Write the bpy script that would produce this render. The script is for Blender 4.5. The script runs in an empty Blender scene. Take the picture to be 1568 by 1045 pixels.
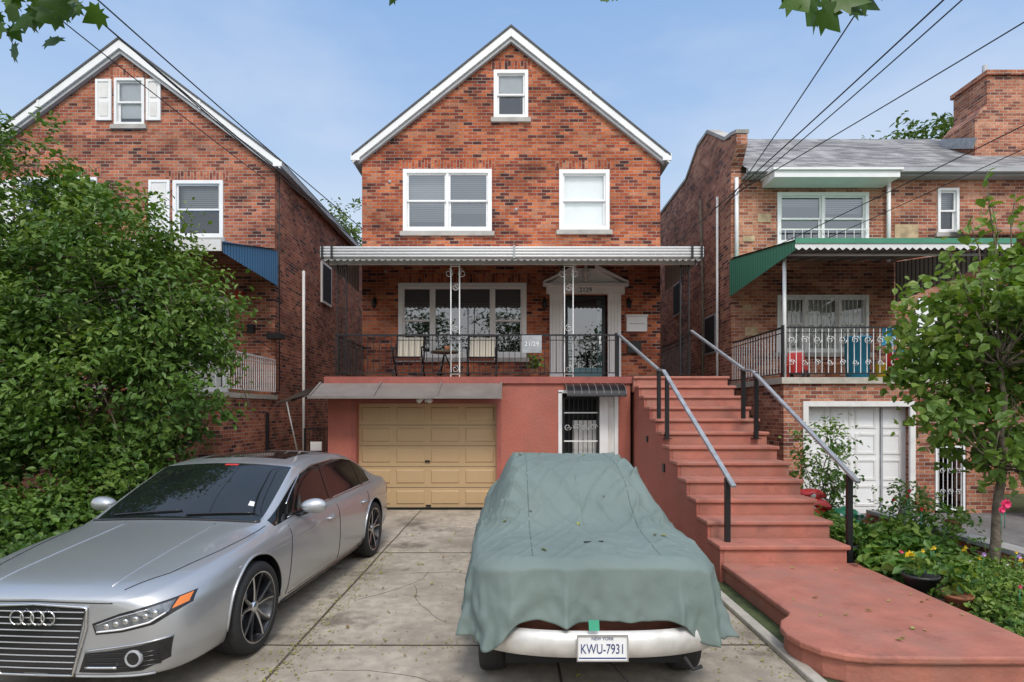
import bpy, bmesh, math, random
import numpy as np
from mathutils import Vector, Matrix, noise
from mathutils.bvhtree import BVHTree
random.seed(7)
RNG = np.random.default_rng(11)
SC = bpy.context.scene
COL = SC.collection

# ------------------------------------------------------------ materials
def newmat(name):
    m = bpy.data.materials.new(name); m.use_nodes = True
    nt = m.node_tree; nt.nodes.clear()
    out = nt.nodes.new('ShaderNodeOutputMaterial')
    return m, nt, out
def N(nt, t, **kw):
    n = nt.nodes.new(t)
    for k, v in kw.items(): setattr(n, k, v)
    return n
def ramp(nt, stops):
    r = nt.nodes.new('ShaderNodeValToRGB')
    e = r.color_ramp.elements
    while len(e) > 1: e.remove(e[-1])
    e[0].position = stops[0][0]; e[0].color = (*stops[0][1], 1)
    for p, c in stops[1:]:
        x = e.new(p); x.color = (*c, 1)
    return r
def mixc(nt, a, b, fac, mode='MIX'):
    m = nt.nodes.new('ShaderNodeMix'); m.data_type = 'RGBA'; m.blend_type = mode
    def s(sock, v):
        if hasattr(v, 'links') or hasattr(v, 'is_linked'): nt.links.new(v, sock)
        elif isinstance(v, (int, float)): sock.default_value = v
        else: sock.default_value = (*v, 1)
    s(m.inputs[0], fac); s(m.inputs[6], a); s(m.inputs[7], b)
    return m.outputs[2]
def pmat(name, col, rough=.6, metal=0, var=.12, ns=3., bump=0, bs=40., coat=0, spec=.5, stain=0, stain_col=None, ss=.7, stain2=None):
    m, nt, out = newmat(name)
    b = N(nt, 'ShaderNodeBsdfPrincipled')
    b.inputs['Roughness'].default_value = rough
    b.inputs['Metallic'].default_value = metal
    b.inputs['Coat Weight'].default_value = coat
    b.inputs['Coat Roughness'].default_value = .04
    b.inputs['Specular IOR Level'].default_value = spec
    tc = N(nt, 'ShaderNodeTexCoord')
    nz = N(nt, 'ShaderNodeTexNoise'); nz.inputs['Scale'].default_value = ns; nz.inputs['Detail'].default_value = 6
    nt.links.new(tc.outputs['Object'], nz.inputs['Vector'])
    r = ramp(nt, [(.3, tuple(max(0, c*(1-var)) for c in col)), (.7, tuple(min(1, c*(1+var)) for c in col))])
    nt.links.new(nz.outputs['Fac'], r.inputs['Fac'])
    c = r.outputs['Color']
    def st(c, amt, scol, scale, lo, hi, off=0):
        n2 = N(nt, 'ShaderNodeTexNoise'); n2.inputs['Scale'].default_value = scale; n2.inputs['Detail'].default_value = 8; n2.inputs['Roughness'].default_value = .65
        mp = N(nt, 'ShaderNodeMapping'); mp.inputs['Location'].default_value = (off, off*.7, off*.3)
        nt.links.new(tc.outputs['Object'], mp.inputs[0]); nt.links.new(mp.outputs[0], n2.inputs['Vector'])
        r2 = ramp(nt, [(lo, (0, 0, 0)), (hi, (amt,)*3)])
        nt.links.new(n2.outputs['Fac'], r2.inputs['Fac'])
        return mixc(nt, c, scol, r2.outputs['Color'])
    if stain > 0: c = st(c, stain, stain_col or tuple(x*.5 for x in col), ss, .45, .68)
    if stain2: c = st(c, stain2[0], stain2[1], stain2[2], stain2[3], stain2[3]+.1, 13.)
    nt.links.new(c, b.inputs['Base Color'])
    if bump > 0:
        n3 = N(nt, 'ShaderNodeTexNoise'); n3.inputs['Scale'].default_value = bs; n3.inputs['Detail'].default_value = 4
        nt.links.new(tc.outputs['Object'], n3.inputs['Vector'])
        bp = N(nt, 'ShaderNodeBump'); bp.inputs['Strength'].default_value = bump; bp.inputs['Distance'].default_value = .02
        nt.links.new(n3.outputs['Fac'], bp.inputs['Height']); nt.links.new(bp.outputs['Normal'], b.inputs['Normal'])
    nt.links.new(b.outputs[0], out.inputs[0])
    return m
def brickmat(name, stops, mortar, soldier=False, bw=.215, rh=.075, ms=.0072, bumps=.6, stainamt=.42):
    m, nt, out = newmat(name)
    b = N(nt, 'ShaderNodeBsdfPrincipled'); b.inputs['Roughness'].default_value = .85
    b.inputs['Specular IOR Level'].default_value = .25
    tc = N(nt, 'ShaderNodeTexCoord'); sp = N(nt, 'ShaderNodeSeparateXYZ'); nt.links.new(tc.outputs['Object'], sp.inputs[0])
    ad = N(nt, 'ShaderNodeMath', operation='ADD'); nt.links.new(sp.outputs[0], ad.inputs[0]); nt.links.new(sp.outputs[1], ad.inputs[1])
    cb = N(nt, 'ShaderNodeCombineXYZ')
    if soldier: nt.links.new(sp.outputs[2], cb.inputs[0]); nt.links.new(ad.outputs[0], cb.inputs[1])
    else: nt.links.new(ad.outputs[0], cb.inputs[0]); nt.links.new(sp.outputs[2], cb.inputs[1])
    nd = N(nt, 'ShaderNodeTexNoise'); nd.inputs['Scale'].default_value = 14; nt.links.new(tc.outputs['Object'], nd.inputs['Vector'])
    vs = N(nt, 'ShaderNodeVectorMath', operation='SCALE'); vs.inputs['Scale'].default_value = .012
    nt.links.new(nd.outputs['Color'], vs.inputs[0])
    va = N(nt, 'ShaderNodeVectorMath', operation='ADD'); nt.links.new(cb.outputs[0], va.inputs[0]); nt.links.new(vs.outputs[0], va.inputs[1])
    bt = N(nt, 'ShaderNodeTexBrick'); bt.inputs['Scale'].default_value = 1
    bt.inputs['Color1'].default_value = (0, 0, 0, 1); bt.inputs['Color2'].default_value = (1, 1, 1, 1); bt.inputs['Mortar'].default_value = (.5, .5, .5, 1)
    bt.inputs['Brick Width'].default_value = bw; bt.inputs['Row Height'].default_value = rh; bt.inputs['Mortar Size'].default_value = ms; bt.inputs['Mortar Smooth'].default_value = .35
    nt.links.new(va.outputs[0], bt.inputs['Vector'])
    nb = N(nt, 'ShaderNodeTexNoise'); nb.inputs['Scale'].default_value = 1.3; nb.inputs['Detail'].default_value = 3; nt.links.new(tc.outputs['Object'], nb.inputs['Vector'])
    mr = N(nt, 'ShaderNodeMapRange'); mr.inputs['From Min'].default_value = .3; mr.inputs['From Max'].default_value = .7; mr.inputs['To Min'].default_value = -.20; mr.inputs['To Max'].default_value = .20
    nt.links.new(nb.outputs['Fac'], mr.inputs['Value'])
    bs_ = N(nt, 'ShaderNodeMath', operation='ADD'); nt.links.new(bt.outputs['Color'], bs_.inputs[0]); nt.links.new(mr.outputs[0], bs_.inputs[1])
    r = ramp(nt, stops); nt.links.new(bs_.outputs[0], r.inputs['Fac'])
    n1 = N(nt, 'ShaderNodeTexNoise'); n1.inputs['Scale'].default_value = 30; n1.inputs['Detail'].default_value = 4; nt.links.new(tc.outputs['Object'], n1.inputs['Vector'])
    r1 = ramp(nt, [(.3, (.58, .57, .57)), (.62, (1.12, 1.08, 1.05))]); nt.links.new(n1.outputs['Fac'], r1.inputs['Fac'])
    c = mixc(nt, r.outputs['Color'], r1.outputs['Color'], .85, 'MULTIPLY')
    c = mixc(nt, c, mortar, bt.outputs['Fac'])
    n2 = N(nt, 'ShaderNodeTexNoise'); n2.inputs['Scale'].default_value = .8; n2.inputs['Detail'].default_value = 7; n2.inputs['Roughness'].default_value = .7
    mp = N(nt, 'ShaderNodeMapping'); mp.inputs['Scale'].default_value = (1, 1, 1.6); nt.links.new(tc.outputs['Object'], mp.inputs[0]); nt.links.new(mp.outputs[0], n2.inputs['Vector'])
    r2 = ramp(nt, [(.36, (1-stainamt*1.2,)*3), (.6, (1.05,)*3)]); nt.links.new(n2.outputs['Fac'], r2.inputs['Fac'])
    c = mixc(nt, c, r2.outputs['Color'], 1., 'MULTIPLY')
    nt.links.new(c, b.inputs['Base Color'])
    sub = N(nt, 'ShaderNodeMath', operation='SUBTRACT'); nt.links.new(n1.outputs['Fac'], sub.inputs[0]); nt.links.new(bt.outputs['Fac'], sub.inputs[1])
    bp = N(nt, 'ShaderNodeBump'); bp.inputs['Strength'].default_value = bumps; bp.inputs['Distance'].default_value = .012
    nt.links.new(sub.outputs[0], bp.inputs['Height']); nt.links.new(bp.outputs['Normal'], b.inputs['Normal'])
    nt.links.new(b.outputs[0], out.inputs[0])
    return m
def glassmat(name, tint=.8, refl=.12):
    m, nt, out = newmat(name)
    tr = N(nt, 'ShaderNodeBsdfTransparent'); tr.inputs[0].default_value = (tint*.97, tint, tint, 1)
    gl = N(nt, 'ShaderNodeBsdfGlossy'); gl.inputs['Roughness'].default_value = .015; gl.inputs[0].default_value = (.9, .95, 1, 1)
    fr = N(nt, 'ShaderNodeFresnel'); fr.inputs[0].default_value = 1.5
    ad = N(nt, 'ShaderNodeMath', operation='ADD'); ad.use_clamp = True; ad.inputs[1].default_value = refl
    nt.links.new(fr.outputs[0], ad.inputs[0])
    mx = N(nt, 'ShaderNodeMixShader'); nt.links.new(ad.outputs[0], mx.inputs[0]); nt.links.new(tr.outputs[0], mx.inputs[1]); nt.links.new(gl.outputs[0], mx.inputs[2])
    nt.links.new(mx.outputs[0], out.inputs[0])
    return m
def leafmat(name, stops, trans=.3):
    m, nt, out = newmat(name)
    at = N(nt, 'ShaderNodeAttribute', attribute_name='tint')
    r = ramp(nt, stops); nt.links.new(at.outputs['Fac'], r.inputs['Fac'])
    b = N(nt, 'ShaderNodeBsdfPrincipled'); b.inputs['Roughness'].default_value = .45; b.inputs['Specular IOR Level'].default_value = .4
    t = N(nt, 'ShaderNodeBsdfTranslucent')
    c2 = mixc(nt, r.outputs['Color'], (.9, 1., .25), 1., 'MULTIPLY')
    nt.links.new(r.outputs['Color'], b.inputs['Base Color']); nt.links.new(c2, t.inputs[0])
    mx = N(nt, 'ShaderNodeMixShader'); mx.inputs[0].default_value = trans
    nt.links.new(b.outputs[0], mx.inputs[1]); nt.links.new(t.outputs[0], mx.inputs[2]); nt.links.new(mx.outputs[0], out.inputs[0])
    return m
def stripemat(name, c1, c2, period, axis=2, rough=.5):
    m, nt, out = newmat(name)
    b = N(nt, 'ShaderNodeBsdfPrincipled'); b.inputs['Roughness'].default_value = rough
    tc = N(nt, 'ShaderNodeTexCoord'); sp = N(nt, 'ShaderNodeSeparateXYZ'); nt.links.new(tc.outputs['Object'], sp.inputs[0])
    d = N(nt, 'ShaderNodeMath', operation='DIVIDE'); nt.links.new(sp.outputs[axis], d.inputs[0]); d.inputs[1].default_value = period
    f = N(nt, 'ShaderNodeMath', operation='FRACT'); nt.links.new(d.outputs[0], f.inputs[0])
    r = ramp(nt, [(.0, c2), (.22, c2), (.36, c1), (.9, c1), (1, c2)]); nt.links.new(f.outputs[0], r.inputs['Fac'])
    nt.links.new(r.outputs['Color'], b.inputs['Base Color']); nt.links.new(b.outputs[0], out.inputs[0])
    return m

BR1 = [(0, (.085, .03, .026)), (.12, (.18, .045, .03)), (.32, (.37, .082, .037)), (.62, (.50, .128, .052)), (.88, (.64, .20, .08)), (1, (.54, .22, .12))]
BR2 = [(0, (.12, .044, .034)), (.2, (.31, .088, .052)), (.55, (.47, .145, .076)), (.9, (.60, .225, .12)), (1, (.44, .20, .13))]
BR3 = [(0, (.16, .06, .045)), (.2, (.35, .12, .072)), (.55, (.50, .185, .10)), (1, (.63, .31, .19))]
M_brick = brickmat('brick_orange_red', BR1, (.37, .30, .25))
M_brick2 = brickmat('brick_weathered', BR2, (.42, .36, .31))
M_brick3 = brickmat('brick_light', BR3, (.50, .43, .37))
M_sold = brickmat('brick_soldier', BR1, (.35, .28, .23), soldier=True)
M_sold2 = brickmat('brick_soldier_weathered', BR2, (.42, .36, .31), soldier=True)
M_white = pmat('white_vinyl', (.80, .80, .79), .4, var=.05)
M_whitep = pmat('white_paint_worn', (.75, .735, .70), .5, var=.1, stain=.5, stain_col=(.42, .4, .37), ss=3)
M_grey_trim = pmat('grey_trim', (.36, .37, .38), .5)
M_stone = pmat('stone_sill', (.40, .38, .35), .8, var=.2, bump=.3)
M_stone_tan = pmat('stone_tan', (.44, .33, .20), .85, var=.3, bump=.4, ns=6)
M_glass = glassmat('window_glass', .95, .05)
M_glassd = glassmat('window_glass_dark', .65, .12)
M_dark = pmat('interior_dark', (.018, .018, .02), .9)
M_blind = stripemat('window_blinds', (.42, .42, .42), (.10, .10, .105), .045)
M_blindd = stripemat('window_blinds_grey', (.20, .205, .21), (.05, .05, .05), .05)
M_shade = pmat('roller_shade', (.85, .85, .84), .8, var=.04)
M_curtain = stripemat('sheer_curtain', (.62, .6, .56), (.34, .33, .31), .09, axis=0, rough=.9)
M_stucco = pmat('stucco_red_paint', (.42, .135, .098), .8, var=.09, ns=2, bump=.7, bs=45, stain=.5, stain_col=(.33, .145, .11), ss=1.2, spec=.3)
M_step = pmat('step_red_paint', (.42, .155, .110), .65, var=.14, ns=4, bump=.3, bs=30, stain=.7, stain_col=(.33, .17, .13), ss=2.2, spec=.35, stain2=(.55, (.24, .10, .08), 3.5, .58))
M_stepd = pmat('step_edge_paint', (.34, .095, .072), .6, var=.15, ns=5, stain=.4)
M_conc = pmat('concrete_driveway', (.42, .362, .285), .9, var=.2, ns=9, bump=.35, bs=90, stain=.9, stain_col=(.225, .188, .142), ss=.8, stain2=(.8, (.115, .095, .072), 1.2, .56))
M_concl = pmat('concrete_curb', (.47, .43, .36), .9, var=.15, ns=9, bump=.3, stain=.5)
M_joint = pmat('joint_dirt', (.08, .066, .045), .95)
M_asph = pmat('asphalt', (.05, .05, .052), .9, var=.2, ns=20, bump=.4, bs=120)
M_nconc = pmat('neighbor_concrete', (.17, .16, .15), .9, var=.25, ns=9, bump=.4, bs=90, stain=.7)
M_soil = pmat('soil', (.06, .045, .03), .95, var=.4, ns=12, bump=1, bs=30)
M_grass = pmat('ground_grass', (.07, .09, .035), .95, var=.4, ns=5, bump=.6)
M_iron = pmat('black_iron', (.018, .018, .02), .4, metal=.3)
M_ironw = pmat('white_iron', (.74, .74, .72), .45)
M_steel = pmat('galvanised_rail', (.36, .37, .38), .4, metal=.4, var=.2, ns=8)
M_alum = pmat('awning_white', (.72, .72, .71), .4, var=.08, ns=2, stain=.4, stain_col=(.42, .41, .39), ss=2)
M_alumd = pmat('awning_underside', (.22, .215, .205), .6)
M_stripe = stripemat('awning_stripe', (.50, .50, .49), (.10, .10, .10), .13, axis=1)
M_brownmetal = pmat('brown_canopy', (.235, .205, .185), .45, metal=.2, var=.15)
M_tan = pmat('garage_tan', (.50, .34, .18), .5, var=.05, ns=1, stain=.35, ss=2, stain_col=(.38, .26, .145))
M_roof = brickmat('asphalt_shingle', [(0, (.16, .16, .165)), (.5, (.28, .28, .285)), (1, (.40, .40, .40))], (.13, .13, .13), bw=.3, rh=.085, ms=.006, bumps=.5, stainamt=.2)
M_roofd = pmat('roof_dark', (.09, .09, .09), .9, bump=.4)
M_green = pmat('green_awning', (.05, .24, .14), .4, var=.12)
M_greens = stripemat('green_awning_ribs', (.06, .28, .16), (.03, .16, .09), .12, axis=1)
M_blues = stripemat('blue_awning_ribs', (.08, .24, .42), (.025, .10, .20), .12, axis=1)
M_bark = pmat('bark', (.15, .12, .085), .9, var=.4, ns=12, bump=1, bs=25)
M_cable = pmat('cable_black', (.02, .02, .02), .6)
M_teal = pmat('teal_door', (.10, .21, .23), .4)
M_beige = stripemat('beige_sling', (.50, .45, .37), (.36, .31, .25), .06, axis=0, rough=.8)
M_chrome = pmat('chrome', (.72, .72, .72), .16, metal=1, var=.03)
M_rubber = pmat('tyre_rubber', (.018, .018, .018), .75, var=.2, ns=30)
M_red = pmat('red_plastic', (.5, .03, .025), .45)
M_greenp = pmat('green_plastic', (.03, .28, .16), .5)
M_bluep = pmat('blue_plastic', (.03, .30, .50), .5)
M_orange = pmat('amber_lens', (.8, .20, .01), .2, coat=1)
M_terr = pmat('terracotta', (.30, .12, .06), .8)
M_pot = pmat('dark_pot', (.03, .03, .032), .5)
M_yelp = pmat('yellow_plastic', (.7, .45, .03), .5)

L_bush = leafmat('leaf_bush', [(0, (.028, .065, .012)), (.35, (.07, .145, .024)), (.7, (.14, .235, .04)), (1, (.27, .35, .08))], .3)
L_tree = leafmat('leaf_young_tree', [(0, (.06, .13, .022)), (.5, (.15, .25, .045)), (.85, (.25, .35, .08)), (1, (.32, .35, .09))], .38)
L_far = leafmat('leaf_far', [(0, (.03, .06, .015)), (.6, (.09, .16, .035)), (1, (.16, .22, .06))], .3)
L_gard = leafmat('leaf_garden', [(0, (.035, .09, .018)), (.5, (.10, .21, .035)), (1, (.28, .36, .07))], .3)
L_map = leafmat('leaf_maple', [(0, (.045, .11, .012)), (1, (.11, .21, .03))], .45)
L_fallen = leafmat('leaf_fallen', [(0, (.24, .24, .05)), (.6, (.34, .34, .08)), (1, (.25, .15, .06))], .1)

# ------------------------------------------------------------ builders
def empty(name, loc=(0, 0, 0), rz=0):
    e = bpy.data.objects.new(name, None); e.location = loc; e.rotation_euler = (0, 0, rz); COL.objects.link(e); return e
class MB:
    def __init__(s): s.v = []; s.f = []; s.m = []; s.sm = []; s.mats = []
    def mi(s, mat):
        if mat not in s.mats: s.mats.append(mat)
        return s.mats.index(mat)
    def add(s, vs, fs, mat, smooth=False):
        o = len(s.v); s.v += [tuple(p) for p in vs]; k = s.mi(mat)
        for f in fs: s.f.append([o+i for i in f]); s.m.append(k); s.sm.append(smooth)
    def poly(s, pts, mat): s.add(pts, [list(range(len(pts)))], mat)
    def box(s, x0, x1, y0, y1, z0, z1, mat):
        if x0 > x1: x0, x1 = x1, x0
        if y0 > y1: y0, y1 = y1, y0
        v = [(x, y, z) for z in (z0, z1) for y in (y0, y1) for x in (x0, x1)]
        s.add(v, [[0, 2, 3, 1], [4, 5, 7, 6], [0, 1, 5, 4], [2, 6, 7, 3], [0, 4, 6, 2], [1, 3, 7, 5]], mat)
    def ext(s, pts, a, b, mat, plane='XZ'):
        n = len(pts)
        if plane == 'XZ': f = lambda p, t: (p[0], t, p[1])
        elif plane == 'YZ': f = lambda p, t: (t, p[0], p[1])
        else: f = lambda p, t: (p[0], p[1], t)
        v = [f(p, a) for p in pts]+[f(p, b) for p in pts]
        fs = [list(range(n))[::-1], list(range(n, 2*n))]+[[i, (i+1) % n, n+(i+1) % n, n+i] for i in range(n)]
        s.add(v, fs, mat)
    def tube(s, pts, r, mat, n=6, closed=False):
        pts = [Vector(p) for p in pts]; m = len(pts)
        rs = r if isinstance(r, (list, tuple)) else [r]*m
        vs = []; ref = None
        for i, p in enumerate(pts):
            if closed: t = pts[(i+1) % m]-pts[i-1]
            else: t = pts[min(i+1, m-1)]-pts[max(i-1, 0)]
            t = t.normalized() if t.length > 1e-9 else Vector((0, 0, 1))
            if ref is None: ref = Vector((0, 0, 1)) if abs(t.z) < .9 else Vector((1, 0, 0))
            a = t.cross(ref)
            if a.length < 1e-4: a = t.cross(Vector((1, 0, 0)))
            a.normalize(); b = t.cross(a)
            for k in range(n):
                an = 2*math.pi*k/n
                vs.append(p+(a*math.cos(an)+b*math.sin(an))*rs[i])
        fs = []
        for i in range(m if closed else m-1):
            j = (i+1) % m
            for k in range(n):
                fs.append([i*n+k, i*n+(k+1) % n, j*n+(k+1) % n, j*n+k])
        if not closed: fs += [list(range(n))[::-1], [(m-1)*n+k for k in range(n)]]
        s.add(vs, fs, mat, True)
    def bar(s, p, q, w, h, mat):
        p = Vector(p); q = Vector(q); t = (q-p).normalized()
        a = t.cross(Vector((0, 0, 1)))
        a = Vector((1, 0, 0)) if a.length < 1e-4 else a.normalized()
        b = t.cross(a).normalized()
        v = []
        for c in (p, q):
            for sa, sb in ((-1, -1), (1, -1), (1, 1), (-1, 1)): v.append(c+a*sa*w/2+b*sb*h/2)
        s.add(v, [[0, 1, 2, 3], [7, 6, 5, 4], [0, 4, 5, 1], [1, 5, 6, 2], [2, 6, 7, 3], [3, 7, 4, 0]], mat)
    def revolve(s, prof, origin, axis, mat, n=32, mats=None):
        o = Vector(origin); vs = []
        for (r, t) in prof:
            for k in range(n):
                a = 2*math.pi*k/n; c, d = r*math.cos(a), r*math.sin(a)
                if axis == 'x': vs.append(o+Vector((t, c, d)))
                elif axis == 'y': vs.append(o+Vector((c, t, d)))
                else: vs.append(o+Vector((c, d, t)))
        for i in range(len(prof)-1):
            fs = [[i*n+k, i*n+(k+1) % n, (i+1)*n+(k+1) % n, (i+1)*n+k] for k in range(n)]
            if i == 0: base = len(s.v); s.v += [tuple(v) for v in vs]
            kk = s.mi(mats[i] if mats else mat)
            for f in fs: s.f.append([base+j for j in f]); s.m.append(kk); s.sm.append(True)
    def done(s, name, parent=None, bevel=0, sharp=None):
        me = bpy.data.meshes.new(name); me.from_pydata(s.v, [], s.f)
        for m in s.mats: me.materials.append(m)
        me.polygons.foreach_set('material_index', s.m); me.polygons.foreach_set('use_smooth', s.sm)
        bm = bmesh.new(); bm.from_mesh(me); bmesh.ops.recalc_face_normals(bm, faces=bm.faces); bm.to_mesh(me); bm.free()
        if sharp: me.set_sharp_from_angle(angle=math.radians(sharp))
        me.update()
        o = bpy.data.objects.new(name, me); COL.objects.link(o)
        if parent: o.parent = parent
        if bevel:
            md = o.modifiers.new('bevel', 'BEVEL'); md.width = bevel; md.segments = 2; md.limit_method = 'ANGLE'
        return o
def text(name, s, loc, size, mat, parent, rx=90, rz=0, ext=.003):
    cu = bpy.data.curves.new(name, 'FONT'); cu.body = s; cu.size = size; cu.extrude = ext; cu.align_x = 'CENTER'; cu.align_y = 'CENTER'
    cu.materials.append(mat)
    o = bpy.data.objects.new(name, cu); o.location = loc; o.rotation_euler = (math.radians(rx), 0, math.radians(rz)); COL.objects.link(o); o.parent = parent
    return o
def wall(mb, x0, x1, topf, z0, ops, y, mat, depth=.12, breaks=()):
    bps = sorted(set([x0, x1]+list(breaks)+[o[0] for o in ops]+[o[1] for o in ops]))
    for a, b in zip(bps[:-1], bps[1:]):
        mid = (a+b)/2; z = z0
        for o in sorted([o for o in ops if o[0] < mid < o[1]], key=lambda o: o[2]):
            if o[2] > z: mb.poly([(a, y, z), (b, y, z), (b, y, o[2]), (a, y, o[2])], mat)
            z = o[3]
        mb.poly([(a, y, z), (b, y, z), (b, y, topf(b)), (a, y, topf(a))], mat)
    for o in ops:
        a, b, c, d = o; Y = y+depth
        mb.poly([(a, y, c), (a, Y, c), (a, Y, d), (a, y, d)], mat); mb.poly([(b, y, c), (b, Y, c), (b, Y, d), (b, y, d)], mat)
        mb.poly([(a, y, d), (b, y, d), (b, Y, d), (a, Y, d)], mat); mb.poly([(a, y, c), (b, y, c), (b, Y, c), (a, Y, c)], mat)
def ring(mb, x0, x1, z0, z1, y0, y1, w, mat):
    mb.box(x0, x1, y0, y1, z1-w, z1, mat); mb.box(x0, x1, y0, y1, z0, z0+w, mat)
    mb.box(x0, x0+w, y0, y1, z0+w, z1-w, mat); mb.box(x1-w, x1, y0, y1, z0+w, z1-w, mat)
def window(par, x0, x1, z0, z1, yw, units=(1,), fixed=(), blind=M_blind, bf=.6, glass=M_glass, fw=.06, frame=M_white, sill=True, lintel=M_sold, bd=.16):
    mb = MB()
    e = .002
    ring(mb, x0+e, x1-e, z0+e, z1-e, yw-.03, yw+.11, fw, frame)
    a = x0+fw; W = (x1-x0-2*fw); tot = sum(units)
    mw = .055
    for i, u in enumerate(units):
        b = a+W*u/tot
        ua = a+(mw/2 if i > 0 else 0); ub = b-(mw/2 if i < len(units)-1 else 0)
        if i < len(units)-1: mb.box(b-mw/2, b+mw/2, yw-.02, yw+.1, z0+fw, z1-fw, frame)
        za, zb = z0+fw, z1-fw
        if i in fixed:
            ring(mb, ua, ub, za, zb, yw+.02, yw+.06, .035, frame)
            mb.poly([(ua, yw+.045, za), (ub, yw+.045, za), (ub, yw+.045, zb), (ua, yw+.045, zb)], glass)
        else:
            zm = (za+zb)/2
            ring(mb, ua, ub, zm-.02, zb, yw+.015, yw+.05, .04, frame)
            ring(mb, ua+.003, ub-.003, za, zm+.02, yw+.052, yw+.085, .045, frame)
            mb.poly([(ua, yw+.035, zm), (ub, yw+.035, zm), (ub, yw+.035, zb), (ua, yw+.035, zb)], glass)
            mb.poly([(ua, yw+.07, za), (ub, yw+.07, za), (ub, yw+.07, zm), (ua, yw+.07, zm)], glass)
        zt = zb-(zb-za)*(bf if isinstance(bf, (int, float)) else bf[i])
        if zt < zb-.01: mb.poly([(ua, yw+bd, zt), (ub, yw+bd, zt), (ub, yw+bd, zb), (ua, yw+bd, zb)], blind)
        a = b
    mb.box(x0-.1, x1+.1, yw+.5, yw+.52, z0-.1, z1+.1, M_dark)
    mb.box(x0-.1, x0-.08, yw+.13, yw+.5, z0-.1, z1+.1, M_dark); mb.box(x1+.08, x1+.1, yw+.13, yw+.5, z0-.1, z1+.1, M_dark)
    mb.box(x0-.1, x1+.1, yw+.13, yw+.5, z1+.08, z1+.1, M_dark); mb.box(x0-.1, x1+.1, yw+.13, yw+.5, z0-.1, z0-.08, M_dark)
    if sill: mb.box(x0-.06, x1+.06, yw-.07, yw+.05, z0-.1, z0-.001, M_stone)
    if lintel: mb.box(x0-.09, x1+.09, yw-.008, yw+.05, z1+.001, z1+.215, lintel)
    return mb.done('window', par)
def scroll(mb, cx, y, cz, r, mat, s=1, axis='x', t0=0, turns=1.4, th=.006):
    pts = []
    for i in range(17):
        t = i/16; a = t0+s*turns*2*math.pi*t; rr = r*(1-.75*t)
        d = rr*math.cos(a); e = rr*math.sin(a)
        pts.append((cx+d, y, cz+e) if axis == 'x' else (cx, y+d, cz+e))
    mb.tube(pts, th, mat, 4)
def iron_post(mb, xa, xb, y, z0, z1, mat, dense=True):
    for x in (xa, xb): mb.box(x-.011, x+.011, y-.011, y+.011, z0, z1, mat)
    mb.box(xa, xb, y-.008, y+.008, z1-.05, z1-.035, mat); mb.box(xa, xb, y-.008, y+.008, z0+.05, z0+.065, mat)
    xm = (xa+xb)/2; w = (xb-xa)/2-.012
    zs = np.arange(z0+.16, z1-.1, .19 if dense else .8)
    for i, z in enumerate(zs):
        scroll(mb, xm, y, z, w, mat, 1 if i % 2 else -1, t0=math.pi/2)
        if dense: mb.tube([(xa, y, z+.06), (xm, y, z+.095), (xb, y, z+.13)], .005, mat, 4)
def railing(mb, p, q, z0, z1, mat, matb=None, sp=.115):
    p = Vector((p[0], p[1], 0)); q = Vector((q[0], q[1], 0)); L = (q-p).length; t = (q-p)/L
    matb = matb or mat
    for z, h in ((z1, .03), (z1-.1, .014), (z0+.08, .02)): mb.bar((p.x, p.y, z), (q.x, q.y, z), .03 if h > .02 else .014, h, mat)
    n = max(2, int(L/sp))
    for i in range(n+1):
        c = p+t*(L*i/n)
        mb.box(c.x-.006, c.x+.006, c.y-.006, c.y+.006, z0+.085, z1-.01, matb)

# ------------------------------------------------------------ foliage
def leaf_obj(name, parent, P, size, mat, tint, wid=.55, up=.5, nb=None, rng=RNG):
    n = len(P)
    nn = rng.normal(size=(n, 3)); nn[:, 2] = np.abs(nn[:, 2])*.8+up
    if nb is not None: nn += nb
    nn /= np.linalg.norm(nn, axis=1)[:, None]
    a = rng.normal(size=(n, 3)); a[:, 2] -= .35; a -= nn*np.sum(a*nn, axis=1)[:, None]; a /= np.linalg.norm(a, axis=1)[:, None]
    b = np.cross(nn, a)
    L = size*(.6+.8*rng.random(n))
    T = np.array([(-.5, 0, 0), (-.18, .5, .09), (.2, .36, .06), (.5, 0, -.1), (.2, -.36, .06), (-.18, -.5, .09)])
    V = P[:, None, :]+L[:, None, None]*(T[None, :, 0, None]*a[:, None, :]+T[None, :, 1, None]*wid*b[:, None, :]+T[None, :, 2, None]*nn[:, None, :])
    V = V.reshape(-1, 3); base = (np.arange(n)*6)[:, None]
    F = np.concatenate([base+np.array([0, 1, 2, 3]), base+np.array([0, 3, 4, 5])], axis=1).reshape(-1, 4)
    me = bpy.data.meshes.new(name); me.from_pydata(V.tolist(), [], F.tolist()); me.materials.append(mat)
    me.attributes.new('tint', 'FLOAT', 'POINT').data.foreach_set('value', np.repeat(np.clip(tint, 0, 1), 6).astype(np.float32))
    o = bpy.data.objects.new(name, me); COL.objects.link(o)
    if parent: o.parent = parent
    return o
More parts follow.
